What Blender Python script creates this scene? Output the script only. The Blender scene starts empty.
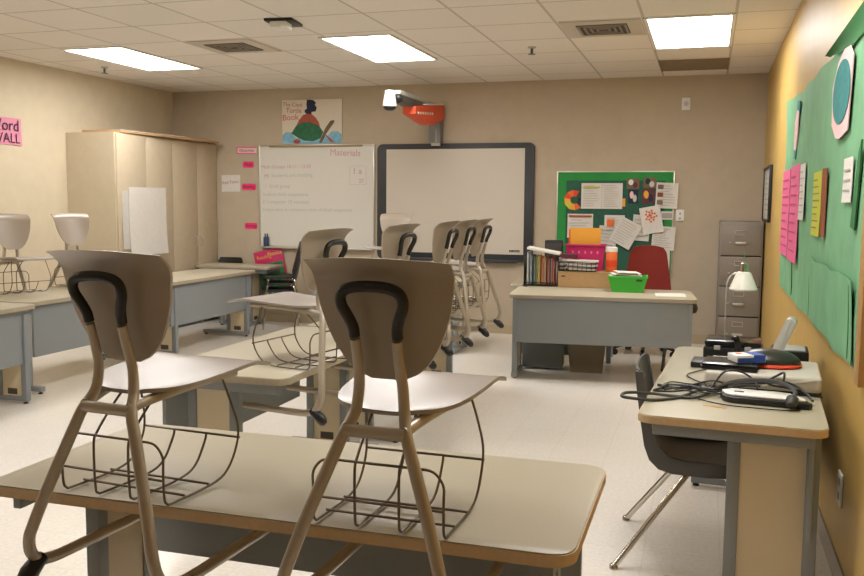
import bpy, bmesh, math, random
from mathutils import Vector, Matrix, Euler
random.seed(7)
R = math.radians
COL = bpy.context.scene.collection
sc = bpy.context.scene

# ------------------------------------------------------------------ materials
def lin(h):
    h = h.lstrip('#')
    v = [int(h[i:i+2], 16) / 255 for i in (0, 2, 4)]
    return tuple(c / 12.92 if c <= 0.04045 else ((c + 0.055) / 1.055) ** 2.4 for c in v) + (1,)

def M(name, hexcol, rough=0.5, metal=0.0, speck=0.0, scale=200, bump=0.0, bscale=60, spec=0.5, coat=0.0, emit=0.0):
    m = bpy.data.materials.new(name); m.use_nodes = True
    nt = m.node_tree; b = nt.nodes['Principled BSDF']
    c = lin(hexcol)
    b.inputs['Base Color'].default_value = c
    b.inputs['Roughness'].default_value = rough
    b.inputs['Metallic'].default_value = metal
    b.inputs['Specular IOR Level'].default_value = spec
    b.inputs['Coat Weight'].default_value = coat
    tc = nt.nodes.new('ShaderNodeTexCoord')
    if emit:
        b.inputs['Emission Color'].default_value = c
        b.inputs['Emission Strength'].default_value = emit
    n = nt.nodes.new('ShaderNodeTexNoise'); n.inputs['Scale'].default_value = scale; n.inputs['Detail'].default_value = 3
    nt.links.new(tc.outputs['Object'], n.inputs['Vector'])
    mr = nt.nodes.new('ShaderNodeMapRange')
    s = speck if speck else 0.04
    mr.inputs['From Min'].default_value = 0.3; mr.inputs['From Max'].default_value = 0.7
    mr.inputs['To Min'].default_value = 1 - s; mr.inputs['To Max'].default_value = 1 + s
    nt.links.new(n.outputs['Fac'], mr.inputs['Value'])
    mx = nt.nodes.new('ShaderNodeVectorMath'); mx.operation = 'SCALE'
    mx.inputs[0].default_value = c[:3]
    nt.links.new(mr.outputs['Result'], mx.inputs['Scale'])
    nt.links.new(mx.outputs['Vector'], b.inputs['Base Color'])
    if bump:
        n2 = nt.nodes.new('ShaderNodeTexNoise'); n2.inputs['Scale'].default_value = bscale; n2.inputs['Detail'].default_value = 4
        nt.links.new(tc.outputs['Object'], n2.inputs['Vector'])
        bp = nt.nodes.new('ShaderNodeBump'); bp.inputs['Strength'].default_value = bump; bp.inputs['Distance'].default_value = 0.004
        nt.links.new(n2.outputs['Fac'], bp.inputs['Height']); nt.links.new(bp.outputs['Normal'], b.inputs['Normal'])
    return m

def grid_mat(name, hexcol, linecol, tx, ty, x0, y0, width, rough, speck, scale, bump=0.0, spec=0.5, tint=0.0):
    """tiles of tx by ty on a horizontal surface, thin lines between, slight tile-to-tile tint"""
    m = M(name, hexcol, rough, speck=speck, scale=scale, bump=bump, bscale=90, spec=spec)
    nt = m.node_tree; b = nt.nodes['Principled BSDF']
    src = b.inputs['Base Color'].links[0].from_socket
    tc = nt.nodes.new('ShaderNodeTexCoord'); sp = nt.nodes.new('ShaderNodeSeparateXYZ')
    nt.links.new(tc.outputs['Object'], sp.inputs[0])
    outs = []; cells = []
    for ax, t, o in (('X', tx, x0), ('Y', ty, y0)):
        a = nt.nodes.new('ShaderNodeMath'); a.operation = 'SUBTRACT'; a.inputs[1].default_value = o
        nt.links.new(sp.outputs[ax], a.inputs[0])
        p = nt.nodes.new('ShaderNodeMath'); p.operation = 'PINGPONG'; p.inputs[1].default_value = t / 2
        nt.links.new(a.outputs[0], p.inputs[0])
        l = nt.nodes.new('ShaderNodeMath'); l.operation = 'LESS_THAN'; l.inputs[1].default_value = width
        nt.links.new(p.outputs[0], l.inputs[0]); outs.append(l)
        d = nt.nodes.new('ShaderNodeMath'); d.operation = 'DIVIDE'; d.inputs[1].default_value = t
        nt.links.new(a.outputs[0], d.inputs[0])
        f = nt.nodes.new('ShaderNodeMath'); f.operation = 'FLOOR'; nt.links.new(d.outputs[0], f.inputs[0]); cells.append(f)
    mxm = nt.nodes.new('ShaderNodeMath'); mxm.operation = 'MAXIMUM'
    nt.links.new(outs[0].outputs[0], mxm.inputs[0]); nt.links.new(outs[1].outputs[0], mxm.inputs[1])
    cb = nt.nodes.new('ShaderNodeCombineXYZ')
    nt.links.new(cells[0].outputs[0], cb.inputs[0]); nt.links.new(cells[1].outputs[0], cb.inputs[1])
    wn = nt.nodes.new('ShaderNodeTexWhiteNoise'); nt.links.new(cb.outputs[0], wn.inputs['Vector'])
    mr = nt.nodes.new('ShaderNodeMapRange'); mr.inputs['To Min'].default_value = 1 - tint; mr.inputs['To Max'].default_value = 1 + tint
    nt.links.new(wn.outputs['Value'], mr.inputs['Value'])
    sc_ = nt.nodes.new('ShaderNodeVectorMath'); sc_.operation = 'SCALE'
    nt.links.new(src, sc_.inputs[0]); nt.links.new(mr.outputs[0], sc_.inputs['Scale'])
    mix = nt.nodes.new('ShaderNodeMix'); mix.data_type = 'RGBA'
    nt.links.new(mxm.outputs[0], mix.inputs['Factor'])
    nt.links.new(sc_.outputs['Vector'], mix.inputs[6]); mix.inputs[7].default_value = lin(linecol)
    nt.links.new(mix.outputs[2], b.inputs['Base Color'])
    return m

TX, TY = 0.62, 0.645
m_ceil = grid_mat('ceiling_tiles', '#e2dbd2', '#bfb6aa', TX, TY, -0.482, 6.53, 0.010, 0.9, 0.10, 120, 0.25, 0.2, 0.025)
m_floor = grid_mat('vinyl_floor_tiles', '#e8e3da', '#d8d2c7', 0.305, 0.305, 0.1, 0.05, 0.0012, 0.23, 0.06, 55, 0.0, 0.55, 0.012)
m_wall = M('beige_wall_paint', '#b9ab95', 0.75, speck=0.03, scale=8, bump=0.08, bscale=150, spec=0.25)
m_wall_left = M('cream_wall_paint', '#cdc0a6', 0.75, speck=0.03, scale=8, bump=0.08, bscale=150, spec=0.25)
m_mustard = M('mustard_wall_paint', '#c6a55e', 0.45, speck=0.04, scale=6, bump=0.08, bscale=120, spec=0.4)
m_base = M('grey_rubber_baseboard', '#a2998a', 0.5)
m_lam = M('greige_laminate', '#aea690', 0.38, speck=0.09, scale=260)
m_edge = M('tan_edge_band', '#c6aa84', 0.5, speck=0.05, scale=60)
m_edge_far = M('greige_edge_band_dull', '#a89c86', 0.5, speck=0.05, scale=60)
m_steel = M('grey_painted_steel', '#83888a', 0.45, speck=0.03)
m_steel_dk = M('dark_grey_painted_steel', '#5b5f60', 0.45)
m_cream = M('cream_leg_panel', '#cfc0a2', 0.5, speck=0.03)
m_hole = M('dark_cable_hole', '#4c4336', 0.7)
m_black = M('black_plastic', '#1c1c1c', 0.4)
m_blackgloss = M('glossy_black_plastic', '#161616', 0.18)
m_rubber = M('black_rubber_grip', '#191816', 0.42, bump=0.05)
m_shell = M('taupe_chair_plastic', '#a09383', 0.33, speck=0.04, scale=400)
m_seat = M('taupe_chair_seat', '#a59d96', 0.26, speck=0.03, scale=400)
m_tube = M('champagne_steel_tube', '#b3a898', 0.36, metal=0.35)
m_wire = M('basket_wire', '#75695a', 0.35, metal=0.8)
m_chrome = M('chrome', '#cfcac2', 0.12, metal=1.0)
m_white = M('white_plastic', '#e4e1da', 0.4)
m_paper = M('white_paper', '#d9d5cd', 0.8, speck=0.03, scale=20, bump=0.05, bscale=12)
m_paper2 = M('grey_white_paper', '#c9c6be', 0.8, speck=0.03, scale=20)
m_ink = M('grey_ink', '#a6a39b', 0.8)
m_inkdk = M('dark_ink', '#3f3a3c', 0.8)
m_inkpink = M('pink_marker', '#c08a96', 0.7)
m_pinkdk = M('dark_pink_ink', '#b53a66', 0.7)
m_inkgreen = M('faded_green_marker', '#aeb0a4', 0.7)
m_inkred = M('red_marker', '#b8514a', 0.7)
m_purple = M('purple_marker', '#48253f', 0.7)
m_wb = M('whiteboard_surface', '#d3d0c6', 0.25, spec=0.5)
m_screen = M('projection_board_surface', '#c9c0b2', 0.45)
m_alu = M('aluminium', '#c9c6bd', 0.35, metal=0.7)
m_frameblk = M('dark_board_frame', '#35373a', 0.45)
m_tan = M('tan_map_rail', '#9c8666', 0.7)
m_green = M('bright_green_border', '#1f8a3a', 0.7, speck=0.08, scale=9)
m_dkgreen = M('dark_teal_green_felt', '#2d5c4b', 0.9, speck=0.12, scale=40)
m_sage = M('sage_green_paper', '#74ab80', 0.7, speck=0.10, scale=5, bump=0.6, bscale=7)
m_sagedk = M('deep_green_paper', '#2c6f3a', 0.7, speck=0.1, scale=6)
m_pink = M('hot_pink_paper', '#de6490', 0.8)
m_pinkhot = M('neon_pink_card', '#e83170', 0.7)
m_palepink = M('pale_pink_paper', '#eac3c2', 0.8)
m_teal = M('teal_painted_paper', '#32807f', 0.8, speck=0.2, scale=30)
m_yellow = M('yellow_paper', '#c6c73b', 0.7)
m_brown = M('brown_paper', '#8a4a2a', 0.7)
m_orange = M('orange_card', '#e06a2c', 0.6)
m_redor = M('orange_red_card', '#d9431f', 0.6)
m_gold = M('gold_envelope', '#e8a63c', 0.7)
m_maroonchair = M('red_chair_fabric', '#7c2419', 0.85, speck=0.12, scale=300)
m_magenta = M('magenta_plastic', '#b21d5b', 0.4)
m_lime = M('lime_green_plastic', '#3fb53a', 0.35)
m_card = M('corrugated_cardboard', '#b08d62', 0.8, speck=0.05, scale=30)
m_maroon = M('maroon_plastic', '#5e1f31', 0.5)
m_cabface = M('beige_cabinet_laminate', '#bfb096', 0.55, speck=0.03, scale=12)
m_cabside = M('beige_cabinet_side', '#c6b99f', 0.55, speck=0.03, scale=12)
m_filing = M('taupe_filing_steel', '#81786d', 0.45, speck=0.03)
m_filedk = M('dark_drawer_gap', '#3b362f', 0.7)
m_waste = M('taupe_wastebasket', '#7d715c', 0.6)
m_greychair = M('dark_grey_shell_plastic', '#4d4c4a', 0.4)
m_blue = M('blue_print', '#2c50a8', 0.5)
m_navy = M('navy_paint', '#232a45', 0.8, speck=0.15, scale=40)
m_redpaint = M('brick_red_paint', '#a5523d', 0.8, speck=0.1, scale=40)
m_greenpaint = M('green_paint', '#2f6a4a', 0.8, speck=0.22, scale=35)
m_bluepaint = M('light_blue_paint', '#7fb4cc', 0.8, speck=0.15, scale=25)
m_brownpaint = M('brown_paint', '#74624a', 0.8, speck=0.15, scale=30)
m_vent = M('dark_vent_slot', '#4a423a', 0.7)
m_metalvent = M('painted_vent_metal', '#c3b9aa', 0.5)
m_stained = M('brown_ceiling_insert', '#84725c', 0.9, speck=0.1, scale=60)
m_light = M('lit_diffuser', '#fbf8f6', 0.5, emit=19.0)
m_cable = M('grey_cable', '#3a3836', 0.5)
m_trans = M('milky_plastic_sheet', '#d8d8d2', 0.25)
m_trans.node_tree.nodes['Principled BSDF'].inputs['Transmission Weight'].default_value = 0.35
m_bookpink = M('magenta_book_cover', '#c32a63', 0.4)
m_bookgreen = M('green_book_picture', '#2f8347', 0.4, speck=0.3, scale=12)
m_lampshade = M('lamp_shade_white', '#eeeae0', 0.4)  # plain white shade colour, emits nothing
m_ply = M('light_wood_trim', '#b98f57', 0.5, speck=0.06, scale=20)

# ------------------------------------------------------------------ mesh builder
class MB:
    def __init__(s): s.bm = bmesh.new()
    def _faces(s, fs, n0=0):
        return fs
    def box(s, c, d, bev=0.0, rot=None, seg=2):
        mat = Matrix.Translation(Vector(c))
        if rot is not None: mat = mat @ Euler(rot).to_matrix().to_4x4()
        mat = mat @ Matrix.Diagonal((d[0], d[1], d[2], 1))
        r = bmesh.ops.create_cube(s.bm, size=1.0, matrix=mat)
        if bev:
            es = list({e for v in r['verts'] for e in v.link_edges})
            bmesh.ops.bevel(s.bm, geom=es, offset=bev, segments=seg, affect='EDGES', profile=0.5)
        return s
    def cone(s, p0, p1, r0, r1=None, seg=16, caps=True):
        p0, p1 = Vector(p0), Vector(p1); r1 = r0 if r1 is None else r1
        d = p1 - p0
        q = Vector((0, 0, 1)).rotation_difference(d.normalized()).to_matrix().to_4x4()
        bmesh.ops.create_cone(s.bm, cap_ends=caps, segments=seg, radius1=r0, radius2=r1, depth=d.length,
                              matrix=Matrix.Translation((p0 + p1) / 2) @ q)
        return s
    def tube(s, pts, r, seg=8, sub=4, closed=False, rs=None):
        P = [Vector(p) for p in pts]; n = len(P)
        if sub > 1 and n > 2:
            Q = []; RR = []
            rng = n if closed else n - 1
            for i in range(rng):
                g = lambda k: P[k % n] if closed else P[min(max(k, 0), n - 1)]
                a, b, c, d = g(i - 1), g(i), g(i + 1), g(i + 2)
                for k in range(sub):
                    t = k / sub
                    Q.append(0.5 * ((2 * b) + (c - a) * t + (2 * a - 5 * b + 4 * c - d) * t * t + (3 * b - a - 3 * c + d) * t ** 3))
                    if rs: RR.append(rs[i] * (1 - t) + rs[(i + 1) % n] * t)
            if not closed:
                Q.append(P[-1])
                if rs: RR.append(rs[-1])
        else:
            Q = P; RR = rs
        N = len(Q); rings = []
        up = None
        for i in range(N):
            if closed: t = (Q[(i + 1) % N] - Q[i - 1])
            else: t = Q[min(i + 1, N - 1)] - Q[max(i - 1, 0)]
            if t.length < 1e-9: t = Vector((0, 0, 1))
            t.normalize()
            if up is None:
                up = Vector((0, 0, 1)) if abs(t.z) < 0.9 else Vector((1, 0, 0))
            up = (up - t * up.dot(t))
            if up.length < 1e-6: up = t.orthogonal()
            up.normalize(); sd = t.cross(up)
            rad = RR[i] if RR else r
            rings.append([s.bm.verts.new(Q[i] + (up * math.cos(2 * math.pi * k / seg) + sd * math.sin(2 * math.pi * k / seg)) * rad) for k in range(seg)])
        for i in range(N if closed else N - 1):
            a, b = rings[i], rings[(i + 1) % N]
            for k in range(seg):
                s.bm.faces.new((a[k], a[(k + 1) % seg], b[(k + 1) % seg], b[k]))
        if not closed:
            s.bm.faces.new(list(reversed(rings[0]))); s.bm.faces.new(rings[-1])
        return s
    def prism(s, poly, z0, z1, axis='z', bev=0.0):
        """polygon extruded along an axis: 'z' (x,y), 'y' (x,z), 'x' (y,z)"""
        f = {'z': lambda a, b, h: (a, b, h), 'y': lambda a, b, h: (a, h, b), 'x': lambda a, b, h: (h, a, b)}[axis]
        lo = [s.bm.verts.new(f(a, b, z0)) for a, b in poly]; hi = [s.bm.verts.new(f(a, b, z1)) for a, b in poly]
        n = len(poly)
        fs = [s.bm.faces.new(list(reversed(lo))), s.bm.faces.new(hi)]
        for i in range(n): fs.append(s.bm.faces.new((lo[i], lo[(i + 1) % n], hi[(i + 1) % n], hi[i])))
        if bev:
            es = list(set(fs[1].edges) | set(fs[0].edges))
            bmesh.ops.bevel(s.bm, geom=es, offset=bev, segments=2, affect='EDGES', profile=0.5)
        return s
    def lathe(s, prof, c=(0, 0, 0), seg=24, cap=True):
        rings = []
        for r, z in prof:
            rings.append([s.bm.verts.new((c[0] + r * math.cos(2 * math.pi * k / seg), c[1] + r * math.sin(2 * math.pi * k / seg), c[2] + z)) for k in range(seg)])
        for a, b in zip(rings, rings[1:]):
            for k in range(seg): s.bm.faces.new((a[k], a[(k + 1) % seg], b[(k + 1) % seg], b[k]))
        if cap:
            s.bm.faces.new(list(reversed(rings[0]))); s.bm.faces.new(rings[-1])
        return s
    def sheet(s, grid, th, off=None):
        """a grid of points given thickness th along the local normals (or along off)"""
        n, m = len(grid), len(grid[0])
        P = [[Vector(p) for p in row] for row in grid]
        def nrm(i, j):
            if off is not None: return Vector(off)
            a = P[min(i + 1, n - 1)][j] - P[max(i - 1, 0)][j]; b = P[i][min(j + 1, m - 1)] - P[i][max(j - 1, 0)]
            v = a.cross(b)
            return v.normalized() if v.length > 1e-12 else Vector((0, 0, 1))
        A = [[s.bm.verts.new(P[i][j]) for j in range(m)] for i in range(n)]
        B = [[s.bm.verts.new(P[i][j] + nrm(i, j) * th) for j in range(m)] for i in range(n)]
        for i in range(n - 1):
            for j in range(m - 1):
                s.bm.faces.new((A[i][j], A[i][j + 1], A[i + 1][j + 1], A[i + 1][j]))
                s.bm.faces.new((B[i][j], B[i + 1][j], B[i + 1][j + 1], B[i][j + 1]))
        ring = [(0, j) for j in range(m)] + [(i, m - 1) for i in range(1, n)] + [(n - 1, j) for j in range(m - 2, -1, -1)] + [(i, 0) for i in range(n - 2, 0, -1)]
        for k in range(len(ring)):
            a, b = ring[k], ring[(k + 1) % len(ring)]
            s.bm.faces.new((A[a[0]][a[1]], B[a[0]][a[1]], B[b[0]][b[1]], A[b[0]][b[1]]))
        return s
    def ball(s, c, r, sc_=(1, 1, 1), seg=16):
        bmesh.ops.create_uvsphere(s.bm, u_segments=seg, v_segments=seg // 2, radius=r,
                                  matrix=Matrix.Translation(c) @ Matrix.Diagonal((*sc_, 1)))
        return s

def rrect(w, h, r, cx=0, cy=0, n=5):
    out = []
    for qx, qy, a0 in ((1, 1, 0), (-1, 1, 90), (-1, -1, 180), (1, -1, 270)):
        for k in range(n + 1):
            a = R(a0 + 90 * k / n)
            out.append((cx + qx * (w / 2 - r) + r * math.cos(a), cy + qy * (h / 2 - r) + r * math.sin(a)))
    return out

def obj(name, mb, mat, parent=None, label=None, smooth=True, kind=None, ang=38):
    bm = mb.bm
    bmesh.ops.recalc_face_normals(bm, faces=bm.faces)
    me = bpy.data.meshes.new(name); bm.to_mesh(me); bm.free()
    if smooth:
        for p in me.polygons: p.use_smooth = True
        me.set_sharp_from_angle(angle=R(ang))
    me.materials.append(mat)
    o = bpy.data.objects.new(name, me); COL.objects.link(o)
    if parent is not None: o.parent = parent
    if label: o['label'] = label
    if kind: o['kind'] = kind
    return o

def thing(name, label, cat, loc=(0, 0, 0), rz=0.0, group=None, rot=None):
    o = bpy.data.objects.new(name, None); COL.objects.link(o)
    o.location = loc; o.rotation_euler = rot if rot is not None else (0, 0, R(rz))
    o.empty_display_size = 0.1
    o['label'] = label; o['category'] = cat
    if group: o['group'] = group
    return o

def tag(o, label, cat, group=None):
    o['label'] = label; o['category'] = cat
    if group: o['group'] = group
    return o

def struct(name, mb, mat): 
    o = obj(name, mb, mat); o['kind'] = 'structure'; return o

def dup(root, loc, rz, label, group=None):
    r = root.copy(); COL.objects.link(r); r.location = loc; r.rotation_euler = (0, 0, R(rz)); r['label'] = label
    if group: r['group'] = group
    for ch in list(root.children):
        c = ch.copy(); COL.objects.link(c); c.parent = r
        for g in list(ch.children):
            d = g.copy(); COL.objects.link(d); d.parent = c
    return r

def text(name, body, size, mat, parent, loc=(0, 0, 0), rot=0.0, align='LEFT', label=None, ext=0.0004):
    """lettering as a mesh in the parent's local x-y plane"""
    cu = bpy.data.curves.new(name, 'FONT'); cu.body = body; cu.size = size; cu.align_x = align
    cu.extrude = ext; cu.space_line = 0.95; cu.resolution_u = 3
    t = bpy.data.objects.new(name, cu); COL.objects.link(t)
    bpy.context.view_layer.update()
    dg = bpy.context.evaluated_depsgraph_get()
    me = bpy.data.meshes.new_from_object(t.evaluated_get(dg)); bpy.data.objects.remove(t)
    me.materials.clear(); me.materials.append(mat)
    o = bpy.data.objects.new(name, me); COL.objects.link(o); o.parent = parent
    o.location = loc; o.rotation_euler = (0, 0, rot)
    if label: o['label'] = label
    return o

# ------------------------------------------------------------------ room shell
XL, XR, YF, YB, ZC = -6.278, 0.528, -2.6, 9.55, 2.75
struct('floor', MB().box(((XL + XR) / 2, (YF + YB) / 2, -0.05), (XR - XL + 0.4, YB - YF + 0.4, 0.1)), m_floor)
struct('ceiling', MB().box(((XL + XR) / 2, (YF + YB) / 2, ZC + 0.05), (XR - XL + 0.4, YB - YF + 0.4, 0.1)), m_ceil)
struct('wall_back', MB().box(((XL + XR) / 2, YB + 0.1, ZC / 2), (XR - XL, 0.2, ZC)), m_wall)
struct('wall_front', MB().box(((XL + XR) / 2, YF - 0.1, ZC / 2), (XR - XL, 0.2, ZC)), m_wall)
struct('wall_left', MB().box((XL - 0.1, (YF + YB) / 2, ZC / 2), (0.2, YB - YF + 0.4, ZC)), m_wall_left)
struct('wall_right', MB().box((XR + 0.1, (YF + YB) / 2, ZC / 2), (0.2, YB - YF + 0.4, ZC)), m_mustard)
struct('baseboard_back', MB().box(((XL + XR) / 2, YB - 0.004, 0.05), (XR - XL, 0.008, 0.10)), M('tan_rubber_baseboard', '#b0a184', 0.5))
struct('baseboard_right', MB().box((XR - 0.004, (YF + YB) / 2, 0.05), (0.008, YB - YF, 0.10)), m_base)
struct('baseboard_left', MB().box((XL + 0.004, (YF + YB) / 2, 0.05), (0.008, YB - YF, 0.10)), m_base)

# ------------------------------------------------------------------ ceiling fittings
def ceiling_light(cx, cy, label):
    t = thing('ceiling_light', label, 'light', (cx, cy, ZC), 0, 'recessed fluorescent ceiling lights')
    w, l = TX, 2 * TY
    f = MB()
    for sx in (-1, 1): f.box((sx * (w / 2 - 0.013), 0, -0.006), (0.026, l, 0.012))
    for sy in (-1, 1): f.box((0, sy * (l / 2 - 0.013), -0.006), (w - 0.052, 0.026, 0.012))
    obj('frame', f, m_white, t)
    obj('diffuser', MB().box((0, 0, -0.003), (w - 0.05, l - 0.05, 0.006)), m_light, t)
    return t
cx0 = -0.482 + TX / 2
ceiling_light(cx0, 6.53 + TY, 'lit rectangular ceiling light nearest the mustard wall and the brown ceiling insert')
ceiling_light(cx0 - 4 * TX - 0.06, 6.53 + TY + 0.1, 'lit rectangular ceiling light in the middle, above the projector arm')
ceiling_light(cx0 - 8 * TX, 6.53 + TY + 0.05, 'lit rectangular ceiling light over the left wall, beside a sprinkler')
for k in range(3):
    ceiling_light(cx0 - 4 * TX * k, 2.66 + TY, ['lit ceiling light overhead by the mustard wall, out of the picture',
                  'lit ceiling light overhead above the front table, out of the picture', 'lit ceiling light overhead near the left wall, out of the picture'][k])

def vent(cx, cy, label):
    t = thing('ceiling_vent', label, 'vent', (cx, cy, ZC), 0, 'square air vents in the ceiling')
    obj('face_plate', MB().box((0, 0, -0.004), (TX - 0.04, TY - 0.04, 0.008), 0.002), m_metalvent, t)
    obj('backing', MB().box((0, 0, -0.009), (0.37, 0.37, 0.003)), m_vent, t)
    s = MB()
    for k in range(4):
        h = 0.17 - 0.042 * k
        p = [(-h, -h, -0.014), (h, -h, -0.014), (h, h, -0.014), (-h, h, -0.014)]
        for a, b in zip(p, p[1:] + p[:1]):
            a, b = Vector(a), Vector(b); mid = (a + b) / 2; d = b - a
            s.box(mid, (abs(d.x) + 0.006 if abs(d.x) > 0.01 else 0.016, abs(d.y) + 0.006 if abs(d.y) > 0.01 else 0.016, 0.006))
    obj('louvres', s, M('louvre_metal', '#8d8275', 0.5), t)
vent(-0.482 - TX / 2, 6.53 + TY * 0.5, 'square louvred ceiling vent beside the lit panel by the mustard wall')
vent(-0.482 - TX * 5.5, 6.53 + TY * 0.5, 'square louvred ceiling vent between the left and middle lights')

t = thing('ceiling_panel', 'brown stained ceiling insert behind the right-hand light', 'ceiling panel', (cx0, 6.53 + TY * 3.55, ZC))
obj('insert', MB().box((0, 0, -0.004), (TX - 0.02, TY + 0.0, 0.008)), m_stained, t)
fr = MB()
for sx in (-1, 1): fr.box((sx * (TX / 2 - 0.006), 0, -0.006), (0.012, TY + 0.02, 0.012))
obj('frame', fr, m_stained, t)

for (x, y, lb) in ((-5.75, 7.58, 'small sprinkler head on the ceiling beside the left light'), (-1.46, 7.51, 'small sprinkler head on the ceiling between the middle and right lights')):
    t = thing('sprinkler', lb, 'sprinkler', (x, y, ZC), 0, 'ceiling sprinkler heads')
    obj('escutcheon', MB().lathe([(0.035, 0), (0.032, -0.012), (0.012, -0.014)]), m_alu, t)
    obj('pipe', MB().cone((0, 0, -0.06), (0, 0, -0.01), 0.011), m_steel_dk, t)
    obj('deflector', MB().lathe([(0.0305, -0.063), (0.034, -0.06), (0.010, -0.055)]), m_steel_dk, t)

t = thing('wireless_access_point', 'white box with dark mounting plate hanging from the ceiling', 'access point', (-3.0, 5.98, ZC), 8)
obj('mounting_plate', MB().box((0, 0.02, -0.010), (0.21, 0.26, 0.02), 0.004), m_black, t)
obj('housing', MB().box((0.0, -0.04, -0.045), (0.13, 0.14, 0.05), 0.014), m_white, t)

# ------------------------------------------------------------------ wall helpers
WR = {'back': (90, 0, 0), 'left': (90, 0, 90), 'right': (90, 0, -90)}
def on_wall(name, label, cat, wall, a, z, tilt=0.0, off=0.002, group=None):
    """a: world X on the back wall, world Y on the side walls; local x runs right, y up, z out of the wall"""
    loc = {'back': (a, YB - off, z), 'left': (XL + off, a, z), 'right': (XR - off, a, z)}[wall]
    e = tuple(R(v) for v in WR[wall])
    rot = (Euler(e).to_matrix() @ Matrix.Rotation(R(tilt), 3, 'Z')).to_euler()
    return thing(name, label, cat, loc, group=group, rot=rot)

def flat(w, h, th=0.003, curl=0.0, cx=0, cy=0, z=0.0):
    """a sheet with slightly lifting corners, local x-y"""
    g = []
    for i in range(7):
        row = []
        for j in range(7):
            u, v = i / 6 * 2 - 1, j / 6 * 2 - 1
            row.append((cx + u * w / 2, cy + v * h / 2, z + curl * (max(0, -v) ** 2 * 0.6 + abs(u) ** 3 * max(0, -v) * 0.4 + 0.15 * u * u)))
        g.append(row)
    return MB().sheet(g, th, (0, 0, 1))

def lines(w, h, n, z, rows=None, left=0.1, frac=None):
    b = MB(); rnd = random.Random(int(w * 1000 + h * 777 + n))
    for k in range(n):
        y = h / 2 - h * (k + 1.2) / (n + 1.4); ww = w * (1 - 2 * left) * (rnd.uniform(0.6, 1.0) if frac is None else frac)
        b.box((-w / 2 + w * left + ww / 2, y, z), (ww, h * 0.15 / (n + 1), 0.0006))
    return b

# ------------------------------------------------------------------ tables
def two_seat_table(label, loc, rz, L=1.5, W=0.66, group=None, inset=0.12, name='student_table', z_top=0.70, panel_off=0.07, modesty=True, pw=0.105, edge=None):
    """local x along the table, modesty panel on the +y side"""
    t = thing(name, label, 'table', loc, rz, group)
    obj('tabletop', MB().prism(rrect(L, W, 0.055), z_top - 0.026, z_top, bev=0.003), m_lam, t)
    e = MB(); out = rrect(L + 0.006, W + 0.006, 0.058); 
    e.prism(out, z_top - 0.030, z_top - 0.004)
    obj('edge_band', e, edge or m_edge_far, t)
    f = MB()
    f.box((0, W / 2 - 0.05, z_top - 0.055), (L - 0.10, 0.025, 0.05), 0.003)
    for sx in (-1, 1): f.box((sx * (L / 2 - 0.06), 0, z_top - 0.055), (0.025, W - 0.10, 0.05), 0.003)
    obj('apron_frame', f, m_steel, t)
    for sx in (-1, 1):
        x = sx * (L / 2 - inset)
        lg = MB()
        for s2 in (-1, 1): lg.box((x, panel_off + s2 * pw, (z_top - 0.06) / 2 + 0.015), (0.045, 0.045, z_top - 0.06 - 0.03), 0.004)
        ro = min(panel_off * 0.5, 0.04)
        lg.box((x, ro, 0.035), (0.05, W - 0.12, 0.036), 0.005)
        l = obj('leg', lg, m_steel, t)
        obj('leg_panel', MB().box((x, panel_off, (z_top - 0.06) / 2 + 0.025), (0.030, 2 * pw - 0.04, z_top - 0.06 - 0.05)), m_cream, l)
        obj('cable_hole', MB().box((x, panel_off, 0.085), (0.0325, 0.085, 0.045), 0.004), m_hole, l)
        g = MB()
        for s2 in (-1, 1): g.lathe([(0.017, 0.0), (0.017, 0.008), (0.006, 0.010), (0.006, 0.02)], (x, ro + s2 * (W / 2 - 0.085), 0), 12)
        obj('glides', g, m_black, l)
    if modesty:
        obj('modesty_panel', MB().box((0, W / 2 - 0.045, 0.47), (L - 2 * inset + 0.13, 0.022, 0.37), 0.003), m_steel, t)
    return t

GT = 'two-seat student tables with grey steel frames'
two_seat_table('long student table in front with two chairs hung over its near edge', (-1.026, 2.175, 0), 0, L=1.555, W=0.685, group=GT, inset=0.125, pw=0.108, panel_off=0.055, edge=m_edge)
two_seat_table('student table in the middle column with one chair hung over its near end', (-2.01, 4.07, 0), 90, L=1.48, W=0.67, group=GT)
two_seat_table('long student table in the middle column under the row of three chairs', (-1.97, 5.84, 0), 90, L=2.0, W=0.66, group=GT, panel_off=0.06)
two_seat_table('student table set crosswise under the large projection board', (-2.97, 8.34, 0), 180, L=1.5, W=0.66, group=GT, inset=0.06)
two_seat_table('left row student table cut by the left edge of the picture', (-4.865, 4.42, 0), -90, L=1.5, W=0.66, group=GT, inset=0.10, panel_off=0.185)
two_seat_table('left row student table holding two grey chairs by the cream wall', (-4.985, 6.04, 0), -90, L=1.6, W=0.66, group=GT)
two_seat_table('left row student table standing before the tall beige cabinet', (-4.96, 7.74, 0), -90, L=1.66, W=0.66, group=GT, inset=0.16, panel_off=0.185)
two_seat_table('narrow table along the back wall left of the whiteboard with black chair behind', (-5.19, 9.21, 0), 180, L=0.96, W=0.42, group=GT, inset=0.30, panel_off=0.0, modesty=False)
two_seat_table('table along the mustard wall heaped with electronics and cables', (0.145, 3.995, 0), -93.2, L=1.64, W=0.63, group=GT, inset=0.14, pw=0.132, panel_off=0.147, edge=m_edge)

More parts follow.
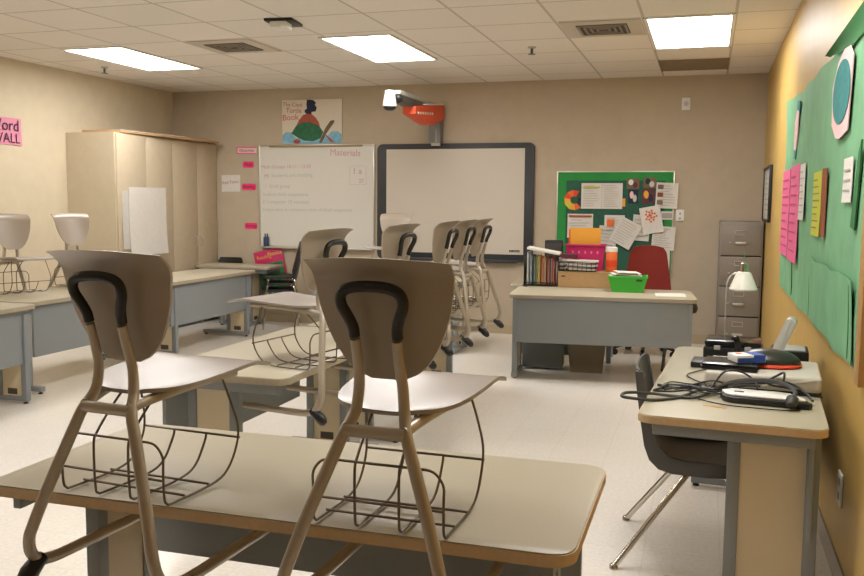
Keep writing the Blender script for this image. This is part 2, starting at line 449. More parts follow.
# ------------------------------------------------------------------ student chairs (rest on their baskets over a table edge)
def chair_leg(sx):
    p = [(0.0500, 0.066, 0.625), (0.0495, 0.082, 0.570), (0.053, 0.096, 0.515), (0.060, 0.090, 0.455), (0.076, 0.062, 0.410),
         (0.105, 0.044, 0.335), (0.150, 0.016, 0.215), (0.180, -0.004, 0.125), (0.192, -0.010, 0.085), (0.198, -0.002, 0.046), (0.201, 0.022, 0.018), (0.202, 0.056, 0.006), (0.202, 0.10, 0.002), (0.202, 0.22, 0.002), (0.200, 0.46, 0.006)]
    rr = [0.0120, 0.0122, 0.0128, 0.0135, 0.0142] + [0.0150] * 10
    return MB().tube([(sx * a, b, c) for a, b, c in p], 0.0146, 12, 4, rs=rr)
def make_chair(label, loc, rz, group):
    t = thing('student_chair', label, 'chair', loc, rz, group)
    # backrest shell
    hw = [(0, 0.040), (0.03, 0.062), (0.07, 0.080), (0.14, 0.100), (0.28, 0.126), (0.42, 0.143), (0.58, 0.157), (0.8, 0.167), (0.93, 0.171), (1, 0.173)]
    def half(v):
        for (a, x), (b, y) in zip(hw, hw[1:]):
            if v <= b: return x + (y - x) * (v - a) / (b - a)
        return hw[-1][1]
    g = []
    NV = 20
    for i in range(NV + 1):
        v = i / NV; row = []
        for j in range(13):
            u = j / 12 * 2 - 1; x = u * half(v)
            y = 0.136 - 0.083 * v + 0.040 * (x / 0.17) ** 2 * (0.4 + 0.6 * v)
            if v > 0.82: y -= 0.040 * ((v - 0.82) / 0.18) ** 2
            z = 0.524 + 0.285 * v - (0.010 * u * u * v if True else 0)
            row.append((x, y, z))
        g.append(row)
    obj('backrest', MB().sheet(g, 0.009, (0, 1, 0)), m_shell, t, ang=50)
    # seat
    sw = [(0, 0.070), (0.03, 0.100), (0.09, 0.130), (0.2, 0.152), (0.35, 0.166), (0.6, 0.176), (0.85, 0.182), (1, 0.184)]
    def shw(v):
        for (a, x), (b, y) in zip(sw, sw[1:]):
            if v <= b: return x + (y - x) * (v - a) / (b - a)
        return sw[-1][1]
    g = []
    for i in range(19):
        v = i / 18; row = []
        for j in range(15):
            u = j / 14 * 2 - 1; x = u * shw(v)
            y = 0.112 + 0.402 * v + 0.030 * (1 - u * u) * max(0, v - 0.6) / 0.4
            z = 0.456 + 0.024 * min(1, v * 1.3) + 0.006 * abs(u) ** 3 - 0.014 * max(0, (v - 0.8) / 0.2) ** 2
            row.append((x, y, z))
        g.append(row)
    obj('seat', MB().sheet(g, -0.010, (0, 0, 1)), m_seat, t, ang=50)
    for sx in (-1, 1):
        l = obj('leg', chair_leg(sx), m_tube, t)
        obj('foot_cap', MB().tube([(sx * 0.200, 0.038, 0.018), (sx * 0.200, 0.014, 0.006), (sx * 0.200, -0.008, -0.010), (sx * 0.200, -0.026, -0.026), (sx * 0.199, -0.036, -0.034)], 0.02, 10, 3, rs=[0.0165, 0.022, 0.025, 0.020, 0.009]), m_black, l, 'black rubber foot cap')
        obj('seat_support', MB().tube([(sx * 0.068, 0.062, 0.423), (sx * 0.088, 0.15, 0.439), (sx * 0.116, 0.29, 0.453), (sx * 0.132, 0.41, 0.457)], 0.0135, 10, 3), m_tube, t)
    obj('crossbar', MB().tube([(-0.072, 0.062, 0.417), (0, 0.062, 0.417), (0.072, 0.062, 0.417)], 0.0150, 10, 1), m_tube, t)
    gp = [(a * 0.96 - (0.004 if a > 0.05 else -0.004 if a < -0.05 else 0), b + 0.078, c + 0.028) for a, b, c in [(-0.0575, -0.012, 0.603), (-0.059, -0.018, 0.625), (-0.068, -0.027, 0.650), (-0.080, -0.036, 0.676), (-0.077, -0.042, 0.700), (-0.055, -0.046, 0.714), (0, -0.047, 0.719),
          (0.055, -0.046, 0.714), (0.077, -0.042, 0.700), (0.080, -0.036, 0.676), (0.068, -0.027, 0.650), (0.059, -0.018, 0.625), (0.0575, -0.012, 0.603)]]
    obj('handle_grip', MB().tube(gp, 0.0128, 12, 5), m_rubber, t, 'black rubber covered carrying handle')
    w = MB(); r = 0.0033; o = 0.032; zb = 0.1805 + r + 0.003
    # outer rear hoop, running forward and up to the seat front
    for sx in (-1, 1):
        x = sx * 0.159
        w.tube([(sx * 0.10, 0.040 + o, 0.342), (sx * 0.135, 0.040 + o, 0.338), (sx * 0.158, 0.040 + o, 0.310), (x, 0.040 + o, 0.270), (x, 0.042 + o, zb + 0.022), (x, 0.052 + o, zb + 0.004), (x, 0.075 + o, zb), (x, 0.23 + o, zb), (x, 0.30 + o, zb + 0.018), (x, 0.345 + o, zb + 0.075), (x, 0.352 + o, 0.320), (sx * 0.150, 0.33 + o, 0.392), (sx * 0.138, 0.315 + o, 0.448)], r, 6, 4)
        x = sx * 0.054
        w.tube([(x, 0.16 + o, 0.445), (x, 0.10 + o, 0.395), (x, 0.055 + o, 0.350), (x, 0.040 + o, 0.320), (x, 0.042 + o, zb + 0.022), (x, 0.052 + o, zb + 0.004), (x, 0.075 + o, zb), (x, 0.23 + o, zb), (x, 0.30 + o, zb + 0.018), (x, 0.345 + o, zb + 0.075), (x, 0.352 + o, 0.282)], r, 6, 4)
    w.tube([(-0.10, 0.040 + o, 0.342), (0.10, 0.040 + o, 0.342)], r, 6, 1)
    for (y, z) in ((0.0375, 0.252), (0.115, zb + 0.006), (0.215, zb + 0.006), (0.356, 0.282)):
        w.tube([(-0.162, y + o, z), (0.162, y + o, z)], r, 6, 1)
    obj('book_basket', w, m_wire, t, 'wire book basket under the seat')
    return t

GC = 'student chairs hung over the table edges'
ZH = 0.520
chairs = [
 (-1.400, 1.750, -5, 'taupe chair hung over the front table, at its left end'),
 (-0.692, 1.750, -2, 'taupe chair hung over the middle of the front table'),
 (-1.550, 3.67, 80, 'taupe chair hung over the middle table directly behind the front table'),
 (-1.550, 4.68, 80, 'taupe chair half hidden, its back rising behind the front middle chair'),
 (-1.530, 5.53, 86, 'taupe chair first in the row of three before the projection board'),
 (-1.530, 5.99, 86, 'taupe chair in the middle of the row of three before the projection board'),
 (-1.530, 6.47, 86, 'taupe chair last in the row of three, beside the dark board logo'),
 (-3.07, 8.75, 180, 'light grey chair back facing the viewer at the projection board lower left corner'),
 (-5.400, 5.80, -108, 'grey chair on the left row table at the picture edge'),
 (-5.400, 6.52, -108, 'grey chair on the left row table, second from the picture edge'),
]
proto = None
for (x, y, rz, lb) in chairs:
    if proto is None: proto = make_chair(lb, (x, y, ZH), rz, GC)
    else: dup(proto, (x, y, ZH), rz, lb, GC)

# ------------------------------------------------------------------ tall cabinet
t = thing('tall_cabinet', 'tall beige wooden storage cabinet in the left corner', 'cabinet', (0, 0, 0))
X1, Y0, Y1, H = -5.68, 7.63, 9.54, 2.12
obj('carcass', MB().box(((XL + X1 - 0.02) / 2, (Y0 + Y1) / 2, H / 2), (X1 - 0.02 - XL - 0.004, Y1 - Y0, H)), m_cabside, t)
ed = [7.645, 8.13, 8.62, 9.115, 9.53]
for k in range(4):
    a, b = ed[k] + 0.0012, ed[k + 1] - 0.0012
    d = obj('door', MB().box((X1 - 0.011, (a + b) / 2, 1.08), (0.02, b - a, 2.05), 0.001), m_cabface, t)
    hy = b - 0.065 if k % 2 == 0 else a + 0.065
    if k > 1: obj('handle', MB().tube([(X1 - 0.002, hy, 0.915), (X1 + 0.022, hy, 0.93), (X1 + 0.026, hy, 0.975), (X1 + 0.022, hy, 1.02), (X1 - 0.002, hy, 1.035)], 0.005, 8, 3), m_alu, d)
obj('plinth', MB().box((X1 - 0.03, (Y0 + Y1) / 2, 0.027), (0.03, Y1 - Y0 - 0.02, 0.05)), m_steel_dk, t)

t = thing('flattened_cardboard', 'flattened brown cardboard with white top lying on the tall cabinet', 'cardboard', (0, 0, 0))
obj('board', MB().prism([(-6.1, 7.66), (-5.70, 7.74), (-5.56, 9.40), (-5.72, 9.50), (-6.1, 9.45)], H + 0.003, H + 0.026), m_card, t)
obj('white_sheet', MB().prism([(-6.0, 7.8), (-5.72, 7.78), (-5.62, 8.75), (-5.70, 9.05), (-6.0, 9.1)], H + 0.0265, H + 0.034), m_paper, t)

t = thing('chart_paper', 'large blank white chart paper taped to the tall cabinet doors', 'paper', (X1 + 0.004, 8.13, 1.22), rot=tuple(R(v) for v in (90, 0, 90)))
obj('front_sheet', flat(0.655, 0.71, 0.002, 0.02, 0.0, 0.0, 0.004), m_paper, t)
obj('rear_sheet', flat(0.5, 0.60, 0.002, 0.006, -0.18, 0.02, 0.0), m_paper2, t)

# word wall sign
t = on_wall('wall_sign', 'pink paper sign with dark hand lettering on the left wall', 'sign', 'left', 6.78, 2.075)
obj('paper', flat(0.46, 0.25, 0.003, 0.006), M('sign_pink_paper', '#d68ba2', 0.8), t)
text('lettering', 'Word', 0.150, m_purple, t, (0.198, 0.005, 0.0105), R(-1), 'RIGHT')
text('lettering', 'WALL', 0.130, m_purple, t, (0.205, -0.108, 0.0105), R(-1), 'RIGHT')

# ------------------------------------------------------------------ back wall: labels, whiteboard, picture, projection board
t = on_wall('wall_label', 'white label strip with pink border beside the whiteboard, topmost of the labels', 'label', 'back', -5.275, 2.04, -1)
obj('border', flat(0.26, 0.075, 0.003), m_palepink, t); obj('border_edge', MB().box((0, 0.036, 0.004), (0.26, 0.012, 0.003)).box((0, -0.036, 0.004), (0.26, 0.012, 0.003)).box((-0.126, 0, 0.004), (0.012, 0.06, 0.003)), m_pink, t)
text('lettering', 'Objectives', 0.046, m_inkdk, t, (0, -0.014, 0.004), 0, 'CENTER')
for (x, z, w, lb, tx) in ((-5.255, 1.873, 0.145, 'hot pink card beside the whiteboard, second from the top', 'Math'),
                          (-5.250, 1.608, 0.185, 'hot pink card level with the middle of the whiteboard', 'Reading'),
                          (-5.228, 1.143, 0.165, 'hot pink card low down beside the whiteboard tray', 'Writing')):
    t = on_wall('wall_card', lb, 'card', 'back', x, z, random.uniform(-2, 2), group='hot pink cards beside the whiteboard')
    obj('card', MB().prism(rrect(w, 0.075, 0.02), 0, 0.003), m_pinkhot, t)
    text('lettering', tx, 0.048, m_purple, t, (0, -0.015, 0.004), 0, 'CENTER')
t = on_wall('paper_sign', 'white paper sheet with faint red writing left of the pink cards', 'sign', 'back', -5.49, 1.65, 1)
obj('sheet', flat(0.25, 0.20, 0.002, 0.006), m_paper, t)
text('lettering', 'Red Team', 0.052, m_inkpink, t, (-0.115, -0.01, 0.0075), R(4))

t = on_wall('whiteboard', 'white dry-erase board covered in faint handwritten lines on the back wall', 'whiteboard', 'back', -4.375, 1.50)
W_, H_ = 1.47, 1.20
obj('surface', MB().box((0, 0, 0.009), (W_ - 0.02, H_ - 0.02, 0.012)), m_wb, t)
f = MB()
for s in (-1, 1):
    f.box((s * (W_ / 2 - 0.01), 0, 0.011), (0.02, H_, 0.02), 0.003); f.box((0, s * (H_ / 2 - 0.01), 0.011), (W_ - 0.04, 0.02, 0.02), 0.003)
obj('frame', f, m_alu, t)
obj('tray', MB().prism([(-0.70, 0.0), (0.72, 0.0), (0.72, 0.07), (-0.70, 0.07)], -H_ / 2 - 0.012, -H_ / 2 + 0.006, 'y', 0.003), m_alu, t)
obj('map_rail', MB().box((0.0, H_ / 2 - 0.018, 0.0255), (1.18, 0.022, 0.012), 0.003), m_tan, t)
zt = 0.0158
text('lettering', 'Materials', 0.105, m_inkpink, t, (0.18, 0.475, zt), R(-2))
text('lettering', 'Math Groups 10-11 / 12:30', 0.058, m_inkpink, t, (-0.70, 0.325, zt), R(0.5))
text('lettering', 'M', 0.075, m_inkpink, t, (-0.66, 0.208, zt), R(3)); text('lettering', 'Students are tracking', 0.062, m_inkgreen, t, (-0.57, 0.222, zt), R(1))
text('lettering', '1  Small group', 0.058, m_inkgreen, t, (-0.66, 0.100, zt), 0)
text('lettering', 'Students finish assignments', 0.055, m_inkgreen, t, (-0.69, 0.005, zt), 0)
text('lettering', '2 Computer 10 minutes', 0.062, m_inkgreen, t, (-0.69, -0.085, zt), 0)
text('lettering', 'Independent at computers when all finish assignment', 0.054, m_inkgreen, t, (-0.69, -0.175, zt), R(0.2))
bx = MB()
for a, b, c, d in ((0.53, 0.35, 0.20, 0.004), (0.53, 0.14, 0.20, 0.004), (0.43, 0.245, 0.004, 0.21), (0.63, 0.245, 0.004, 0.21)): bx.box((a, b, zt), (c, d, 0.001))
obj('drawn_box', bx, m_inkgreen, t)
text('lettering', '1 a', 0.10, m_inkpink, t, (0.46, 0.26, zt)); text('lettering', '27', 0.065, m_inkpink, t, (0.54, 0.16, zt))

t = thing('marker_holder', 'small dark blue marker holder on the left end of the whiteboard tray', 'marker holder', (-5.0, YB - 0.055, 0.907))
obj('cup', MB().box((0, 0, 0.055), (0.055, 0.045, 0.11), 0.006), M('navy_holder', '#33415f', 0.5), t)
for k in range(2): obj('marker', MB().cone((-0.012 + 0.024 * k, 0, 0.10), (-0.014 + 0.03 * k, 0, 0.15), 0.008), m_navy, t)

# child's painting above the whiteboard (generic)
t = on_wall('painted_poster', 'child-painted poster of red and green mound above the whiteboard', 'poster', 'back', -4.418, 2.362)
obj('canvas', MB().box((0, 0, 0.009), (0.755, 0.505, 0.018)), M('poster_board', '#d9cfbd', 0.8), t)
zp = 0.0205
def blob(name, pts, mat, z=zp): obj(name, MB().prism(pts, z - 0.002, z), mat, t)
def ell(cx, cy, rx, ry, a0=0, a1=360, n=20): return [(cx + rx * math.cos(R(a0 + (a1 - a0) * k / n)), cy + ry * math.sin(R(a0 + (a1 - a0) * k / n))) for k in range(n + (0 if a1 - a0 == 360 else 1))]
blob('painted_water', [(-0.375, -0.25), (0.375, -0.25), (0.375, -0.15), (0.33, -0.115), (0.25, -0.115), (0.19, -0.17), (-0.2, -0.19), (-0.26, -0.12), (-0.33, -0.115), (-0.375, -0.15)], m_bluepaint, zp - 0.001)
blob('painted_green_mound', [(-0.26, -0.13), (-0.18, -0.02), (-0.09, 0.02), (0.02, 0.0), (0.10, -0.06), (0.145, -0.12), (0.11, -0.19), (0.02, -0.225), (-0.10, -0.215), (-0.18, -0.18)], m_greenpaint)
blob('painted_red_dome', [(-0.20, -0.055), (-0.16, 0.02), (-0.11, 0.075), (-0.05, 0.095), (0.0, 0.085), (0.05, 0.045), (0.09, -0.01), (0.105, -0.06), (0.05, -0.03), (-0.03, -0.002), (-0.11, -0.005), (-0.17, -0.03)], m_redpaint, zp + 0.001)
blob('painted_blue_figure', [(-0.085, 0.105), (-0.055, 0.085), (-0.005, 0.085), (0.0, 0.11), (0.05, 0.115), (0.065, 0.16), (0.04, 0.19), (0.055, 0.215), (0.02, 0.245), (-0.02, 0.25), (-0.06, 0.25), (-0.065, 0.2), (-0.06, 0.15), (-0.09, 0.13)], m_navy, zp + 0.001)
blob('painted_branch', [(0.09, -0.24), (0.125, -0.245), (0.19, -0.13), (0.285, -0.01), (0.28, 0.015), (0.235, 0.005), (0.17, -0.08), (0.13, -0.16)], m_brownpaint, zp + 0.001)
blob('painted_twig', [(0.165, -0.15), (0.19, -0.16), (0.29, -0.235), (0.24, -0.24)], m_redpaint, zp + 0.0005)
blob('painted_foot', ell(-0.19, -0.225, 0.045, 0.025), m_redpaint, zp + 0.0005)
text('lettering', 'The Cool', 0.064, m_inkred, t, (-0.37, 0.185, 0.0195), R(-3)); text('lettering', 'Turtle', 0.080, m_inkred, t, (-0.33, 0.110, 0.0195), R(-3)); text('lettering', 'Book', 0.098, m_inkred, t, (-0.375, 0.018, 0.0195), R(2))

t = on_wall('projection_board', 'large interactive board with thick dark frame on the back wall', 'interactive board', 'back', -2.70, 1.445, 0, 0.004)
W_, H_ = 1.80, 1.295
fo = MB(); b = 0.085
fo.prism(rrect(W_, H_, 0.06), 0.0, 0.035, bev=0.006)
obj('frame', fo, m_frameblk, t)
obj('screen', MB().box((0.005, 0.012, 0.036), (W_ - 0.215, H_ - 0.145, 0.006)), m_screen, t)
obj('pen_tray', MB().box((0, -H_ / 2 + 0.01, 0.05), (W_ * 0.82, 0.035, 0.05), 0.008), m_frameblk, t)
obj('logo_plate', MB().box((0.70, -0.525, 0.0395), (0.115, 0.022, 0.002)), m_black, t)
text('lettering', 'ActivBoard', 0.021, m_paper, t, (0.70, -0.532, 0.0408), 0, 'CENTER', ext=0.0003)

# projector on its arm
t = thing('short_throw_projector', 'white short-throw projector on a grey arm above the large board', 'projector', (0, 0, 0))
obj('wall_column', MB().box((-2.90, 9.485, 2.30), (0.135, 0.12, 0.40), 0.008), M('column_grey', '#7d7f80', 0.5), t)
obj('column_foot', MB().box((-2.90, 9.50, 2.095), (0.10, 0.07, 0.06), 0.006).tube([(-2.88, 9.43, 2.24), (-2.88, 9.43, 2.10)], 0.006, 6, 1), m_alu, t)
K = 1.04
sy = lambda v: v * K
sz = lambda v: 1.45 + (v - 1.45) * K
obj('arm', MB().box((-2.88, 8.80, 2.485), (0.10, 1.40, 0.045), 0.008), M('arm_grey', '#a8a69f', 0.4), t)
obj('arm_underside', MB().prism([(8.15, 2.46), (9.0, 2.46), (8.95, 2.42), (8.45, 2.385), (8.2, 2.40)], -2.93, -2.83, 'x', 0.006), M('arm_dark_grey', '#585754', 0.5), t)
h = MB(); h.lathe([(0.064, 0.0), (0.068, 0.01), (0.046, 0.135), (0.042, 0.15)], (-2.90, 7.99, 2.34), 20)
obj('projector_head', h, m_white, t)
obj('lens_housing', MB().lathe([(0.03, -0.035), (0.056, -0.02), (0.065, 0.0)], (-2.90, 7.99, 2.339), 20), m_black, t)
obj('pivot', MB().ball((-2.86, 8.12, 2.43), 0.045), m_black, t)
t = thing('orange_sleeve', 'orange sleeve with white printing wrapped round the projector arm', 'sleeve', (0, 0, 0))
obj('cover', MB().prism([(sy(a), sz(b_)) for a, b_ in [(8.16, 2.36), (9.12, 2.465), (9.14, 2.335), (9.0, 2.29), (8.72, 2.225), (8.52, 2.245), (8.16, 2.285)]], -2.945, -2.805, 'x', 0.01), M('orange_sleeve_cloth', '#e8562c', 0.5), t)
obj('white_top', MB().prism([(sy(8.45), sz(2.395)), (sy(9.08), sz(2.462)), (sy(9.08), sz(2.478)), (sy(8.45), sz(2.41))], -2.94, -2.80, 'x', 0.002), m_white, t)
for k in range(7): obj('printed_mark', MB().box((-2.8035, sy(8.24 + 0.075 * k), sz(2.300 + 0.006 * k)), (0.003, 0.045, 0.024)), m_white, t)

# devices on the wall
t = on_wall('fire_strobe', 'small white alarm device high on the back wall', 'alarm', 'back', -0.25, 2.465)
obj('plate', MB().box((0, 0, 0.008), (0.085, 0.125, 0.016), 0.004), m_white, t)
obj('sounder', MB().lathe([(0.026, 0.016), (0.024, 0.024), (0.01, 0.026)]), m_paper2, t)
t = on_wall('light_switch', 'white wall switch plate right of the bulletin board', 'switch', 'back', -0.272, 1.33)
obj('plate', MB().box((0, 0, 0.005), (0.085, 0.12, 0.010), 0.003), m_white, t)
obj('toggle', MB().box((0, 0.02, 0.014), (0.014, 0.026, 0.012), 0.002).box((0, -0.03, 0.0105), (0.02, 0.02, 0.003)), m_ink, t)

# ------------------------------------------------------------------ green bulletin board on the back wall
t = on_wall('bulletin_board', 'dark green bulletin board with bright green border behind the teacher desk', 'bulletin board', 'back', -0.945, 1.235)
W_, H_ = 1.215, 1.10
obj('felt', MB().box((0, 0, 0.006), (W_ - 0.01, H_ - 0.01, 0.010)), m_dkgreen, t)
f = MB()
for s in (-1, 1):
    f.box((s * (W_ / 2 - 0.005), 0, 0.010), (0.012, H_, 0.020), 0.002); f.box((0, s * (H_ / 2 - 0.005), 0.010), (W_, 0.012, 0.020), 0.002)
obj('frame', f, m_alu, t)
g = MB(); g.box((-W_ / 2 + 0.055, 0, 0.0125), (0.09, H_ - 0.03, 0.003)).box((0.02, H_ / 2 - 0.055, 0.0128), (W_ - 0.05, 0.085, 0.003)).box((W_ / 2 - 0.05, 0.0, 0.0125), (0.08, H_ - 0.03, 0.003))
obj('paper_border', g, m_green, t)

def pinned(label, x0, x1, z0, z1, n=8, tilt=0.0, off=0.02, mat=None, extra=None, name='pinned_sheet', ink=None, cat='paper'):
    q = on_wall(name, label, cat, 'back', (x0 + x1) / 2, (z0 + z1) / 2, tilt, off, 'papers pinned on the green bulletin board')
    w, h = x1 - x0, z1 - z0
    obj('sheet', flat(w, h, 0.002, 0.008), mat or m_paper, q)
    if n: obj('printing', lines(w, h, n, 0.0115), ink or m_ink, q)
    if extra: extra(q, w, h)
    return q
q = on_wall('paper_ring', 'ring of orange, yellow and dark paper wedges pinned at the board upper left', 'paper ring', 'back', -1.365, 1.48, 0, 0.018)
for k, mt in enumerate((m_redor, m_orange, m_redor, m_gold, m_yellow, m_gold, m_orange, m_navy, m_black)):
    a0 = 60 + 36 * k; rr = [(0.042, a0), (0.108, a0), (0.108, a0 + 36), (0.042, a0 + 36)]
    obj('wedge', MB().prism([(r_ * math.cos(R(a)), r_ * math.sin(R(a))) for r_, a in rr], 0, 0.003), mt, q)
def tb_yel(q, w, h): obj('heading', MB().box((0, h * 0.34, 0.0115), (w * 0.8, 0.014, 0.001)), m_yellow, q)
def tb_red(q, w, h): obj('heading', MB().box((0, h * 0.40, 0.0115), (w * 0.9, 0.02, 0.001)), m_redpaint, q)
pinned('white printed sheet with yellow heading beside the paper ring', -1.29, -1.075, 1.39, 1.66, 9, extra=tb_yel)
pinned('white printed sheet at the top of the board between ring sheet and photos', -1.073, -0.86, 1.39, 1.66, 11)
pinned('small yellow note peeking out beside the top printed sheets', -0.885, -0.83, 1.415, 1.50, 0, mat=m_gold, off=0.016, name='sticky_note', cat='note')
def photo(label, x0, x1, z0, z1, cols, tilt=0):
    q = on_wall('photo', label, 'photo', 'back', (x0 + x1) / 2, (z0 + z1) / 2, tilt, 0.018, 'photos pinned on the green bulletin board')
    w, h = x1 - x0, z1 - z0
    obj('print', flat(w, h, 0.002), cols[0], q)
    for k, c in enumerate(cols[1:]):
        obj('patch', MB().prism(ell((k - (len(cols) - 2) / 2) * w * 0.33, (-1) ** k * h * 0.13, w * 0.2, h * 0.28, n=12), 0.0022, 0.003), c, q)
photo('dark snapshot with white figure, left one of the top photos', -0.82, -0.69, 1.60, 1.71, (m_brownpaint, m_white, m_maroon))
photo('narrow dark snapshot of two figures below the white-figure photo', -0.80, -0.70, 1.45, 1.59, (m_navy, m_palepink, m_paper2))
photo('dark snapshot at the top next to the newsletter', -0.65, -0.52, 1.61, 1.72, (m_brownpaint, m_navy, m_paper2), -3)
photo('tilted dark snapshot below the top right photo', -0.66, -0.53, 1.45, 1.60, (m_maroon, m_gold, m_navy), 6)
def news(q, w, h):
    for k in range(3): obj('picture', MB().box((-w * 0.3, h * (0.33 - 0.3 * k), 0.0115), (w * 0.26, h * 0.17, 0.001)), (m_brownpaint, m_brown, m_stained)[k], q)
pinned('newsletter page with three brown pictures on the board upper right edge', -0.52, -0.30, 1.40, 1.665, 8, -2, extra=news, off=0.024)
pinned('small printed strip with dark pictures below the newsletter', -0.46, -0.34, 1.285, 1.37, 0, extra=lambda q, w, h: obj('picture', MB().box((0, 0, 0.0115), (w * 0.85, h * 0.6, 0.001)), m_ink, q))
pinned('white sheet with red heading above the magenta bin', -1.43, -1.16, 1.08, 1.335, 7, extra=tb_red)
pinned('white sheet partly covered by tilted papers at the board middle', -1.04, -0.83, 1.14, 1.325, 6, extra=lambda q, w, h: obj('picture', MB().box((-w * 0.2, 0.01, 0.0115), (w * 0.35, h * 0.4, 0.001)), m_orange, q))
pinned('plain white sheet hanging left of the tilted paper', -1.10, -0.91, 0.93, 1.21, 6, -5, off=0.026, mat=m_paper2)
pinned('large white paper pinned at a steep tilt in the middle of the board', -0.935, -0.70, 1.00, 1.28, 9, -28, off=0.036)
pinned('white sheet behind the flower drawing, lower middle', -0.75, -0.57, 1.06, 1.33, 5, -4, off=0.022, mat=m_paper2)
def flower(q, w, h):
    b_ = MB()
    for k in range(16):
        a = k * 2.4; r_ = 0.012 * math.sqrt(k) * 1.35
        b_.prism(ell(r_ * math.cos(a), 0.045 + r_ * math.sin(a), 0.011, 0.011, n=8), 0.0075, 0.009)
    obj('drawing', b_, m_orange, q)
pinned('white paper with orange flower drawing pinned at a slant', -0.66, -0.45, 1.14, 1.42, 0, 11, off=0.042, extra=flower)
pinned('white printed sheet at the lower right edge of the board', -0.545, -0.315, 0.97, 1.215, 9, -3, off=0.026)
pinned('white sheet hanging lowest below the board right corner', -0.49, -0.36, 0.70, 0.98, 0, 0, off=0.022)

# ------------------------------------------------------------------ filing cabinet
t = thing('filing_cabinet', 'taupe four-drawer steel filing cabinet in the back right corner', 'filing cabinet', (0, 0, 0))
fx0, fx1, fy0, H = 0.118, 0.512, 8.95, 1.285
obj('body', MB().box(((fx0 + fx1) / 2, (fy0 + 9.54) / 2, H / 2), (fx1 - fx0, 9.54 - fy0, H), 0.006), m_filing, t)
dh = 0.292
for k in range(4):
    zc = H - 0.035 - dh * (k + 0.5)
    d = obj('drawer', MB().box(((fx0 + fx1) / 2, fy0 - 0.009, zc), (fx1 - fx0 - 0.035, 0.018, dh - 0.012), 0.004), m_filing, t)
    obj('drawer_gap', MB().box(((fx0 + fx1) / 2, fy0 - 0.002, zc - dh / 2 - 0.0005), (fx1 - fx0 - 0.03, 0.004, 0.009)), m_filedk, d)
    lb = MB(); cx = (fx0 + fx1) / 2 - 0.005; zz = zc + 0.075
    for a, b_, c, e in ((0, 0.021, 0.1, 0.006), (0, -0.021, 0.1, 0.006), (-0.048, 0, 0.006, 0.048), (0.048, 0, 0.006, 0.048)): lb.box((cx + a, fy0 - 0.021, zz + b_), (c, 0.006, e))
    obj('label_holder', lb, m_alu, d)
    obj('handle', MB().box((cx, fy0 - 0.035, zc - 0.022), (0.10, 0.012, 0.022), 0.004).box((cx - 0.04, fy0 - 0.024, zc - 0.022), (0.012, 0.014, 0.016)).box((cx + 0.04, fy0 - 0.024, zc - 0.022), (0.012, 0.014, 0.016)), m_alu, d)
    obj('latch', MB().box((cx - 0.095, fy0 - 0.022, zc - 0.018), (0.018, 0.01, 0.012), 0.002), m_alu, d)

# picture frame on the mustard wall
t = on_wall('picture_frame', 'black framed white document on the mustard wall above the filing cabinet', 'picture frame', 'right', 8.70, 1.545)
f = MB(); W_, H_ = 0.86, 0.50
for s in (-1, 1): f.box((s * (W_ / 2 - 0.012), 0, 0.014), (0.024, H_, 0.028), 0.003); f.box((0, s * (H_ / 2 - 0.012), 0.014), (W_ - 0.04, 0.024, 0.028), 0.003)
obj('frame', f, m_black, t)
obj('document', MB().box((0, 0, 0.012), (W_ - 0.04, H_ - 0.04, 0.008)), m_paper2, t)
obj('printing', lines(W_ - 0.2, H_ - 0.1, 7, 0.0165), m_ink, t)

# ------------------------------------------------------------------ right wall paper board
t = on_wall('paper_display', 'sage green paper display sheet covering the mustard wall', 'display', 'right', 5.10, 1.52)
g = []
for i in range(41):
    y = 1.76 - 3.52 * i / 40    # local x = -(worldY - 5.10) -> left is far
    row = []
    for j in range(17):
        v = j / 16
        top = 0.603 + 0.004 * math.sin(i * 0.9) + 0.055 * max(0, (12 - i) / 12); bot = -0.655 + 0.006 * math.sin(i * 0.7)
        z = 0.008 + 0.003 * math.sin(i * 0.8 + j * 0.5) + 0.0025 * math.sin(j * 0.9 - i * 0.33)
        row.append((-y, bot + (top - bot) * v, z))
    g.append(row)
obj('backing_paper', MB().sheet(g, 0.002, (0, 0, 1)), m_sage, t, ang=70)
# dark green band along the top edge, bent forward, near end
g = []
for i in range(21):
    x = 0.62 + 1.08 * i / 20; row = []
    for j in range(7):
        v = j / 6
        lo_ = 0.600 - 0.060 * min(1, i / 12) + 0.003 * math.sin(i * 0.9); hi_ = 0.606 + 0.022 * i / 20
        row.append((x, lo_ + (hi_ - lo_) * v, 0.017 + 0.022 * v * v))
    g.append(row)
obj('top_band', MB().sheet(g, 0.002, (0, 0, 1)), m_sagedk, t, ang=70)
g = []
for i in range(31):
    x = 0.17 + 1.50 * i / 30; row = []
    for j in range(9):
        v = j / 8
        row.append((x, -0.64 + (0.305 + 0.006 * math.sin(i * 0.6)) * v, 0.017 + 0.003 * math.sin(i * 1.1) * (0.3 + v) + 0.010 * v * v))
    g.append(row)
obj('lower_pocket', MB().sheet(g, 0.002, (0, 0, 1)), m_sage, t, ang=70)
for x, z_ in ((-0.80, 0.016), (0.26, 0.022), (1.58, 0.022)): obj('paper_crease', MB().tube([(x, -0.63, z_ - 0.004), (x + 0.012, -0.5, z_ - 0.001), (x - 0.004, -0.36, z_ + 0.003)], 0.0035, 6, 3), m_sagedk, t)
obj('edge_strip', MB().prism([(1.50, -0.15), (1.60, -0.16), (1.66, 0.07), (1.66, 0.16), (1.61, 0.12)], 0.016, 0.022), m_sagedk, t)
t = on_wall('display_trim', 'light wood trim strip beside the green paper display', 'trim strip', 'right', 3.27, 1.5)
obj('strip', MB().box((0, 0, 0.012), (0.09, 1.32, 0.024), 0.003), m_ply, t)

